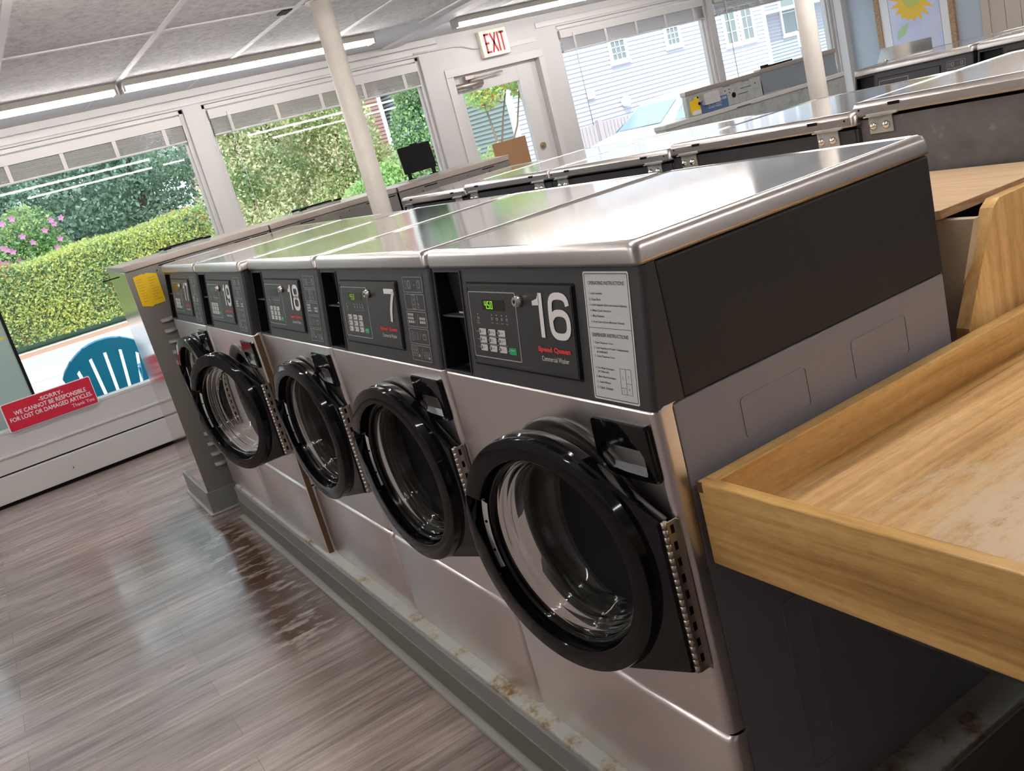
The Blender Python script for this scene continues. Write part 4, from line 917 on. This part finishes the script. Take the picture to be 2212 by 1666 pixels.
# ================================================================ OUTSIDE
GZ=-.10
b=B(); b.box(-60,XW-.16,-30,60,GZ-.2,GZ); b.mi=1; b.box(-16.3,-13.0,-30,60,GZ,GZ+.01); b.mi=2; b.box(-17.6,-16.9,-30,60,GZ,GZ+.012); b.mi=0; tag(b.obj('pavement',['sidewalk','asphalt','mulch']),'sunlit pavement and street outside the windows','ground',kind='stuff')
def core(blobs,parent,f=.78,m_='leaf_core'):
    b=B()
    for (x,y,zz,a,c,d_) in blobs:
        rows=[[(x+a*f*math.cos(p)*math.sin(q),y+c*f*math.sin(p)*math.sin(q),zz+d_*f*math.cos(q)) for p in np.linspace(0,2*math.pi,13)[:-1]] for q in np.linspace(.05,math.pi-.05,8)]
        b.strips(rows)
    return b.obj('inner_foliage',m_,parent)
def leaves(name, blobs, n, size, mats, wts, parent=None, seed=1, box=None, flat=False):
    r=np.random.default_rng(seed); V=np.zeros((n*4,3)); 
    if box is not None:
        (x0,x1),(y0,y1),(z0,z1)=box; P=np.zeros((n,3)); k=r.random(n)
        P[:,0]=np.where(k<.68,x1+r.normal(0,.05,n),r.uniform(x0,x1,n)); P[:,1]=r.uniform(y0,y1,n)
        top=z1+.05*np.sin(P[:,1]*1.3)+.04*np.sin(P[:,1]*3.1+1)
        P[:,2]=np.where(k<.68,z0+(top-z0)*r.random(n),top+r.normal(0,.03,n))
    else:
        bl=np.array(blobs,float); vol=(bl[:,3]*bl[:,4]*bl[:,5])**(2/3); idx=r.choice(len(bl),n,p=vol/vol.sum()); d=r.normal(size=(n,3)); d/=np.linalg.norm(d,axis=1)[:,None]
        rad=(r.uniform(.12,1.15,n)**.45)[:,None]; P=bl[idx,:3]+d*bl[idx,3:6]*rad
    P[:,2]=np.where(P[:,2]<.1,.1+r.random(n)*.3,P[:,2])
    a=r.normal(size=(n,3)); a/=np.linalg.norm(a,axis=1)[:,None]; c=np.cross(a,r.normal(size=(n,3))); c/=np.linalg.norm(c,axis=1)[:,None]
    s=(size*r.uniform(.6,1.3,n))[:,None]
    V[0::4]=P-a*s; V[1::4]=P-c*s*.55; V[2::4]=P+a*s; V[3::4]=P+c*s*.55
    me=bpy.data.meshes.new(name); me.vertices.add(n*4); me.vertices.foreach_set('co',V.ravel()); me.loops.add(n*4); me.loops.foreach_set('vertex_index',np.arange(n*4)); me.polygons.add(n); me.polygons.foreach_set('loop_start',np.arange(n)*4); me.polygons.foreach_set('loop_total',np.full(n,4))
    w=np.array(wts,float); w/=w.sum()
    mi=r.choice(len(mats),n,p=w)
    # patches of the same tint keep together
    ph=np.sin(P[:,1]*3.1+seed)+np.sin(P[:,2]*4.3+P[:,1]*1.7)+np.sin(P[:,0]*2.9); q=np.argsort(np.argsort(ph+r.normal(0,.9,n)))/n; mi=np.searchsorted(np.cumsum(w),q).clip(0,len(mats)-1)
    me.polygons.foreach_set('material_index',mi.astype(np.int32))
    for k in mats: me.materials.append(MT[k])
    me.update(); me.validate(); o=bpy.data.objects.new(name,me); col.objects.link(o)
    if parent: o.parent=parent; o.location=-parent.location if False else (0,0,0)
    return o
def plant(nm,label,cat,x,y,blobs,n,size,mats,wts,trunks=(),group=None,seed=1):
    t=thing(nm,label,cat,(x,y,GZ),0,group)
    leaves('foliage',blobs,n,size,mats,wts,t,seed); 
    for i,(pts,r) in enumerate(trunks): b=B(); b.tube(pts,r,8); b.obj('trunk','bark',t)
    return t
# hedge
t=thing('hedge','clipped yellow-green hedge across the street with a rusty patch','hedge',(-18.4,-3,GZ))
b=B(); b.box(-.75,.28,-6.6,6.55,.0,1.50,.1); b.obj('inner_twigs','leaf_dark',t)
leaves('foliage',None,70000,.032,['leaf_rust','leaf_mid','leaf_lime','leaf_yellow','leaf_lime','leaf_yellow'],[.07,.11,.25,.22,.2,.15],t,3,box=((-.8,.40),(-6.7,6.6),(.12,1.60)))
GTR='trees across the street'
plant('rose_of_sharon','leafy shrub covered in pink flowers behind the hedge','shrub',-19.8,.2,[(0,0,1.5,.7,1.0,.8),(.1,.35,2.1,.5,.55,.5),(0,-.6,1.6,.6,.7,.6)],13000,.04,['leaf_mid','leaf_lime','leaf_dark','leaf_bright'],[.3,.3,.2,.2],[([(0,0,0),(0,.1,1.5)],[.05,.03])],None,5)
sh_=bpy.data.objects[-1] if False else None
pk=[o for o in col.objects if o.name.startswith('rose_of_sharon')][0]
r_=random.Random(7)
for k in range(34):
    a=r_.uniform(-1,1); zz=r_.uniform(1.5,2.5); b=B(); c=Vector((.80+r_.uniform(-.05,.12)-.30*abs(a)-.25*max(0,zz-2.0),a*1.05,zz)); 
    for j in range(5):
        an=2*math.pi*j/5; b.poly([(0,0)]*0 or [(.0,.0),(.055*math.cos(an-.6),.055*math.sin(an-.6)),(.075*math.cos(an),.075*math.sin(an)),(.055*math.cos(an+.6),.055*math.sin(an+.6))],0,.004) if False else None
    b.M=AX(c,(r_.uniform(-.3,.3),1,0),(.0,r_.uniform(-.3,.3),1))
    for j in range(5):
        an=2*math.pi*j/5; b._f(b._v([(0,0,.0),(.045*math.cos(an-.6),.045*math.sin(an-.6),.012),(.07*math.cos(an),.07*math.sin(an),.02),(.045*math.cos(an+.6),.045*math.sin(an+.6),.012)]))
    b.obj('flower','petal_pink',pk)
def conifer(x,y,h,r,seed,label,mats=('leaf_conifer','leaf_dark','leaf_grey'),n=26000,size=.06,wts=(.4,.35,.25)):
    rr=random.Random(seed); bl=[]
    for k in range(14):
        f=k/13; zz=.4+f*(h-.8); ra=r*(1-.75*f); 
        for j in range(4): a=rr.uniform(0,6.28); bl.append((ra*.5*math.cos(a),ra*.5*math.sin(a),zz,ra*.65,ra*.65,.55))
    return plant('conifer_tree',label,'tree',x,y,bl,n,size,list(mats),list(wts),[([(0,0,0),(0,0,h*.9)],[.16,.03])],GTR,seed)
conifer(-28,-5.5,10,3.0,31,'dark conifer far back at the extreme left',n=22000,size=.08)
conifer(-29,-1.2,10,3.2,32,'dark conifer far back above the flowering shrub',n=24000,size=.08)
conifer(-29.5,3.6,10,3.2,33,'dark conifer far back behind the right half of the hedge',n=24000,size=.08)
conifer(-26.5,2.0,9,2.6,21,'dark conifer in the background between the two blue-green ones',n=20000)
conifer(-24,-3.6,8,2.3,11,'dark conifer at the far left behind the flowering shrub')
conifer(-23.5,.4,8.5,2.3,12,'tall dark blue-green conifer rising behind the pink-flowered shrub')
conifer(-23,3.4,9,2.2,13,'broad blue-green conifer right of the flowering shrub, behind the hedge')
conifer(-21.5,6.4,8,2.3,14,'pale feathery conifer with sunlit tips at the left edge of the second window',('leaf_pale','leaf_straw','leaf_grey','leaf_mid'),30000,.055,(.36,.26,.2,.18))
conifer(-19.5,5.0,6,1.35,15,'straw-tipped arborvitae at the right end of the hedge',('leaf_pale','leaf_straw','leaf_mid'),22000,.045,(.42,.38,.2))
plant('leafy_tree','yellow-green feathery tree in the middle of the second window','tree',-19,7.1,[(0,0,2.2,1.0,.9,1.6),(.2,.5,1.2,.9,.8,.9),(0,-.5,3.3,1.0,.9,1.0),(.3,-.5,.9,.7,.7,.7)],26000,.045,['leaf_pale','leaf_straw','leaf_lime','leaf_mid','leaf_straw'],[.25,.25,.2,.15,.15],[([(0,0,0),(0,.1,1.5),(.1,-.1,3.2)],[.09,.06,.03])],GTR,16)
plant('leafy_shrub','bright green fern-leaved shrub low behind the cream post','shrub',-16.5,6.7,[(0,0,.8,.6,.9,.6),(0,.6,1.1,.5,.6,.6),(0,-.5,.5,.5,.5,.5)],11000,.05,['leaf_bright','leaf_lime','leaf_mid'],[.5,.3,.2],[([(0,0,0),(0,0,.9)],[.04,.02])],GTR,17)
plant('sumac_tree','green sumac with red seed spikes right of the cream post','tree',-17.5,8.6,[(0,0,1.9,.7,.8,1.0),(0,.2,2.9,.8,.7,.7),(.1,-.3,.9,.7,.7,.7),(0,.5,1.2,.6,.5,.6)],24000,.045,['leaf_mid','leaf_dark','leaf_bright','leaf_grey'],[.36,.24,.24,.16],[([(0,0,0),(0,.1,1.5),(.1,0,2.8)],[.06,.04,.02])],GTR,18)
sm=[o for o in col.objects if o.name.startswith('sumac_tree')][0]
for (y_,z_) in ((-.45,1.55),(.0,2.35),(.35,2.0),(.2,2.75)): b=B(); b.cyl((.75,y_,z_-.08),(.75,y_+.03,z_+.10),.035,.01,8); b.obj('seed_spike','leaf_rust',sm)
plant('young_tree','slim tree with yellowing leaves seen through the glass door','tree',-13.5,8.3,[(0,0,2.6,.8,.55,.35),(.1,.45,2.35,.6,.3,.35),(0,-.45,2.4,.5,.35,.4),(0,-.5,.9,.4,.3,.5)],7000,.042,['leaf_lime','leaf_bright','leaf_yellow','leaf_rust'],[.4,.3,.2,.1],[([(0,-.45,0),(0,-.42,1.2),(0,-.55,2.5)],[.03,.025,.012]),([(0,-.42,1.2),(0,-.2,1.8),(0,.1,2.5)],[.022,.016,.01]),([(0,-.42,.9),(0,.05,1.6),(0,.35,2.4)],[.022,.016,.01])],GTR,19)
# houses
def house(name,label,x,y0,y1,h,front,side,depth=9):
    t=thing(name,label,'house',(x,(y0+y1)/2,GZ)); w=(y1-y0)/2
    b=B(); b.box(-depth,-.02,-w,w,0,h); b.obj('wall',front,t)
    b=B(); z_=.3; P=.115
    rows=[]
    while z_<h:
        rows.append([(.035,-w,z_),(.035,w,z_)]); rows.append([(.006,-w,z_+P*.97),(.006,w,z_+P*.97)]); z_+=P
    b.strips(rows,closed=False,smooth=False); b.obj('siding',front,t)
    b=B(); z_=.3; rows=[]
    while z_<h: rows.append([(-depth,-w-.035,z_),(0,-w-.035,z_)]); rows.append([(-depth,-w-.006,z_+P*.97),(0,-w-.006,z_+P*.97)]); z_+=P
    b.strips(rows,closed=False,smooth=False); b.obj('siding',side,t)
    b=B(); b.box(-.08,.05,-w-.05,-w+.09,0,h); b.box(-.08,.05,w-.09,w+.05,0,h); b.obj('corner_trim','ext_white',t)
    b=B(); b.box(-depth-.3,.3,-w-.3,w+.3,h,h+.15); b.obj('roof','siding_grey',t)
    return t
def hwin(t,y,z0,z1,hw,cols=2,rows_=3):
    cy=y-t.location.y; b=B(); b.M=AX((.05,cy,z0-GZ),(0,1,0),(0,0,1)); H=z1-z0; b.frame(-hw,hw,0,H,-.03,.03,.09,.002); b.box(-hw-.03,hw+.03,-.05,.02,-.03,.05); f=b.obj('window','ext_white',t)
    b=B(); b.M=AX((.055,cy,z0-GZ),(0,1,0),(0,0,1)); b.box(-hw+.08,hw-.08,.08,H-.08,-.01,0); b.obj('pane','dark_pane',f)
    b=B(); b.M=AX((.06,cy,z0-GZ),(0,1,0),(0,0,1))
    for i in range(1,cols): xx=-hw+.08+(2*hw-.16)*i/cols; b.box(xx-.012,xx+.012,.08,H-.08,-.002,.006)
    for j in range(1,rows_): yy=.08+(H-.16)*j/rows_; b.box(-hw+.08,hw-.08,yy-.012,yy+.012,-.002,.006)
    b.obj('muntin','ext_white',f)
h1=house('clapboard_house','white clapboard house filling the windows right of the glass door',-20,12.35,21.9,6.0,'siding','siding_shaded')
hwin(h1,16.15,2.36,3.02,.32,3,3); hwin(h1,18.17,2.40,3.02,.30,3,3)
hwin(h1,20.44,2.02,3.15,.29,2,3); hwin(h1,21.12,2.02,3.15,.29,2,3)
b=B(); b.box(.03,.10,-.12,.12,0,.22,.01); b.obj('meter_box','ext_white',h1,(0,14.9-17.125,1.72))
b=B(); b.cyl((.02,0,0),(.16,0,0),.14,n=20); b.obj('vent_cap','ext_white',h1,(0,16.0-17.125,1.42))
h2=house('grey_house','lavender-grey house beyond the clapboard one with a white framed window',-23,24.2,36,7.0,'siding_grey','siding_grey')
hwin(h2,26.3,1.95,3.5,.42,1,2)
b=B(); b.box(-.4,.6,-5.9,5.9,2.9,3.0); b.obj('porch_roof','ext_white',h2)
h3=house('pink_house','reddish house glimpsed between the trees behind the cream post',-27,7.5,12.0,5.0,'pink_brick','pink_brick')
t=thing('wooden_fence','weathered picket fence in front of the clapboard house','fence',(-17.6,15.5,GZ))
b=B()
for k in range(66): y_=-3.6+k*.11; b.box(-.01,.01,y_,y_+.092,0,1.12-.01*math.sin(k*.4),.0)
b.obj('pickets','fence_wood',t)
b=B(); b.box(-.05,-.01,-3.6,3.6,.3,.38); b.box(-.05,-.01,-3.6,3.6,.9,.98); b.obj('rail','fence_wood',t)
for y_ in (-2.3,.4,3.1): b=B(); b.box(-.06,.06,y_-.06,y_+.06,0,1.2); b.obj('fence_post','fence_wood',t)
# car
t=thing('car','silver-white car parked beyond the window right of the glass door','car',(-12.6,11.45,GZ))
prof=[(-2.25,.35),(-2.25,.62),(-2.1,.78),(-1.35,.93),(-1.15,.97),(-.55,1.33),(-.2,1.42),(.7,1.44),(1.3,1.36),(1.85,1.05),(2.2,.95),(2.28,.6),(2.28,.35)]
b=B(); rows=[]
for f,ins in ((-.86,.06),(-.80,.0),(.80,.0),(.86,.06)):
    rows.append([(f*(1 if zz<.95 else .80),y_*(1-ins*.4),zz-(ins if zz>.5 else 0)) for y_,zz in prof])
V=b.strips(rows,closed=True); b._f(V[0]); b._f(V[-1][::-1]); b.obj('body','car_paint',t)
b=B()
for s_ in (-1,1):
    b.strips([[(s_*.865*(1 if zz<1 else .82)+s_*.004,y_,zz) for y_,zz in ((-1.02,.98),(-.5,1.27),(-.15,1.36),(.7,1.38),(1.2,1.30),(1.6,1.0))],[(s_*.86,y_,.97) for y_ in (-1.02,-.5,-.15,.7,1.2,1.6)]],closed=False,smooth=False)
b.strips([[(-.62,-1.13,1.0),(.62,-1.13,1.0)],[(-.54,-.58,1.335),(.54,-.58,1.335)]],closed=False); b.obj('car_windows','car_glass',t)
for (x_,y_) in ((-.80,-1.4),(.80,-1.4),(-.80,1.45),(.80,1.45)): b=B(); b.cyl((x_-.1,y_,.32),(x_+.1,y_,.32),.32,n=24); b.obj('wheel','tyre',t)
t=thing('parking_sign','small white parking sign on a post in front of the grey house','sign',(-19.6,22.85,GZ))
b=B(); b.box(-.02,.02,-.02,.02,0,2.1); b.obj('sign_pole','galvanised',t)
b=B(); b.M=AX((.025,0,1.58),(0,1,0),(0,0,1)); b.rrect(-.13,.13,0,.46,0,.01,.03); b.obj('plate','ext_white',t)
b=B(); b.M=AX((.025,0,1.58),(0,1,0),(0,0,1)); b.rrect(-.02,.07,.34,.42,.01,.012,.02)
for k in range(3): b.box(-.06,.06,.06+k*.08,.09+k*.08,.01,.012)
b.obj('green_marks','sign_green',t)
# garden chair
t=thing('garden_chair','teal plastic adirondack chair seen from behind, outside the left window','chair',(-6.75,-.14,GZ),math.radians(0))
H0=.94; tilt=.28
def bp_(u,v,n): return (-.0-v*0+ .22-.0-(v)*-tilt*-1 if False else (.20-(v-.35)*-.0) ,u,v)
b=B(); NS=6; HW=.36
def slat(b,u0,u1,v0,lo,top):
    """fan slat between fractions at the bottom (lo) and at the shoulder"""
    pass
M_=AX((.10,0,.30),(0,1,0),(.30,0,1)); 
us=np.linspace(-1,1,NS+1)
for k in range(NS):
    b=B(); b.M=M_.copy(); g=.012
    ua,ub=us[k],us[k+1]; P=[]
    bw,tw=.235,.355
    def U(u,v): return u*(bw+(tw-bw)*v/.50)
    def top(u): return .655-.215*(abs(u)**2.2)
    P=[(U(ua,.0)+g,0.0)]+[(U(ub,.0)-g,0.0)]
    for j in range(7):
        u=ub+(ua-ub)*j/6; v=top(u); P.append((max(min(U(u,min(v,.50)),U(ub,.5)-(g if j==0 else 0)),U(ua,.5)+(g if j==6 else 0)),v))
    b.poly(P,-.011,.011,.003); b.obj('back_slat','chair_teal',t)
b=B(); b.M=M_.copy(); pts=[]
out=[(u*(.235+.12*min((.655-.215*abs(u)**2.2)/.5,1)),.655-.215*abs(u)**2.2) for u in np.linspace(-1,1,17)]
inn=[(x*.90,y_-.105+.02*abs(x)/.36) for x,y_ in out]
b.strips([[(p[0],p[1],-.017) for p in out],[(p[0],p[1],.014) for p in out],[(p[0],p[1],.014) for p in inn],[(p[0],p[1],-.017) for p in inn]],closed=False,smooth=False)
b.obj('top_rail','chair_teal',t)
b=B(); b.M=M_.copy(); b.box(-.27,.27,.0,.10,.008,.035,.005); b.obj('lower_rail','chair_teal',t)
for k in range(6): b=B(); x_=-.50+k*.095; b.box(x_,x_+.082,-.27,.27,.30+(-x_)*.12,.322+(-x_)*.12,.005); b.obj('seat_slat','chair_teal',t)
for s_ in (-1,1):
    b=B(); b.box(-.55,.22,s_*.33-.05,s_*.33+.05,.53,.555,.008); b.obj('arm','chair_teal',t)
    b=B(); b.box(-.52,-.45,s_*.30-.03,s_*.30+.03,0,.53,.006); b.obj('leg','chair_teal',t)
    b=B(); b.M=AX((0,s_*.30,0),(1,0,0),(0,0,1)); b.poly([(-.50,.22),(.40,0),(.46,0),(.46,.06),(-.45,.34),(-.50,.34)],-.02,.02,.004); b.obj('leg','chair_teal',t)
# pale cabinet outside left window
t=thing('outdoor_cabinet','pale grey-green cabinet with orange stickers standing outside the leftmost window','cabinet',(-6.55,-1.15,GZ))
b=B(); b.box(-.35,.36,-.44,.44,0,1.85,.01); b.obj('body','pale_cabinet',t)
b=B(); b.box(.34,.372,.435,.455,0,1.85,.003); b.obj('door_seal','black_matte',t)
b=B(); b.box(.3605,.362,.36,.415,1.23,1.245+.0); b.mi=1; b.box(.3605,.362,.375,.415,1.16,1.175); b.obj('sticker',['orange_sticker','yellow_sticker'],t)
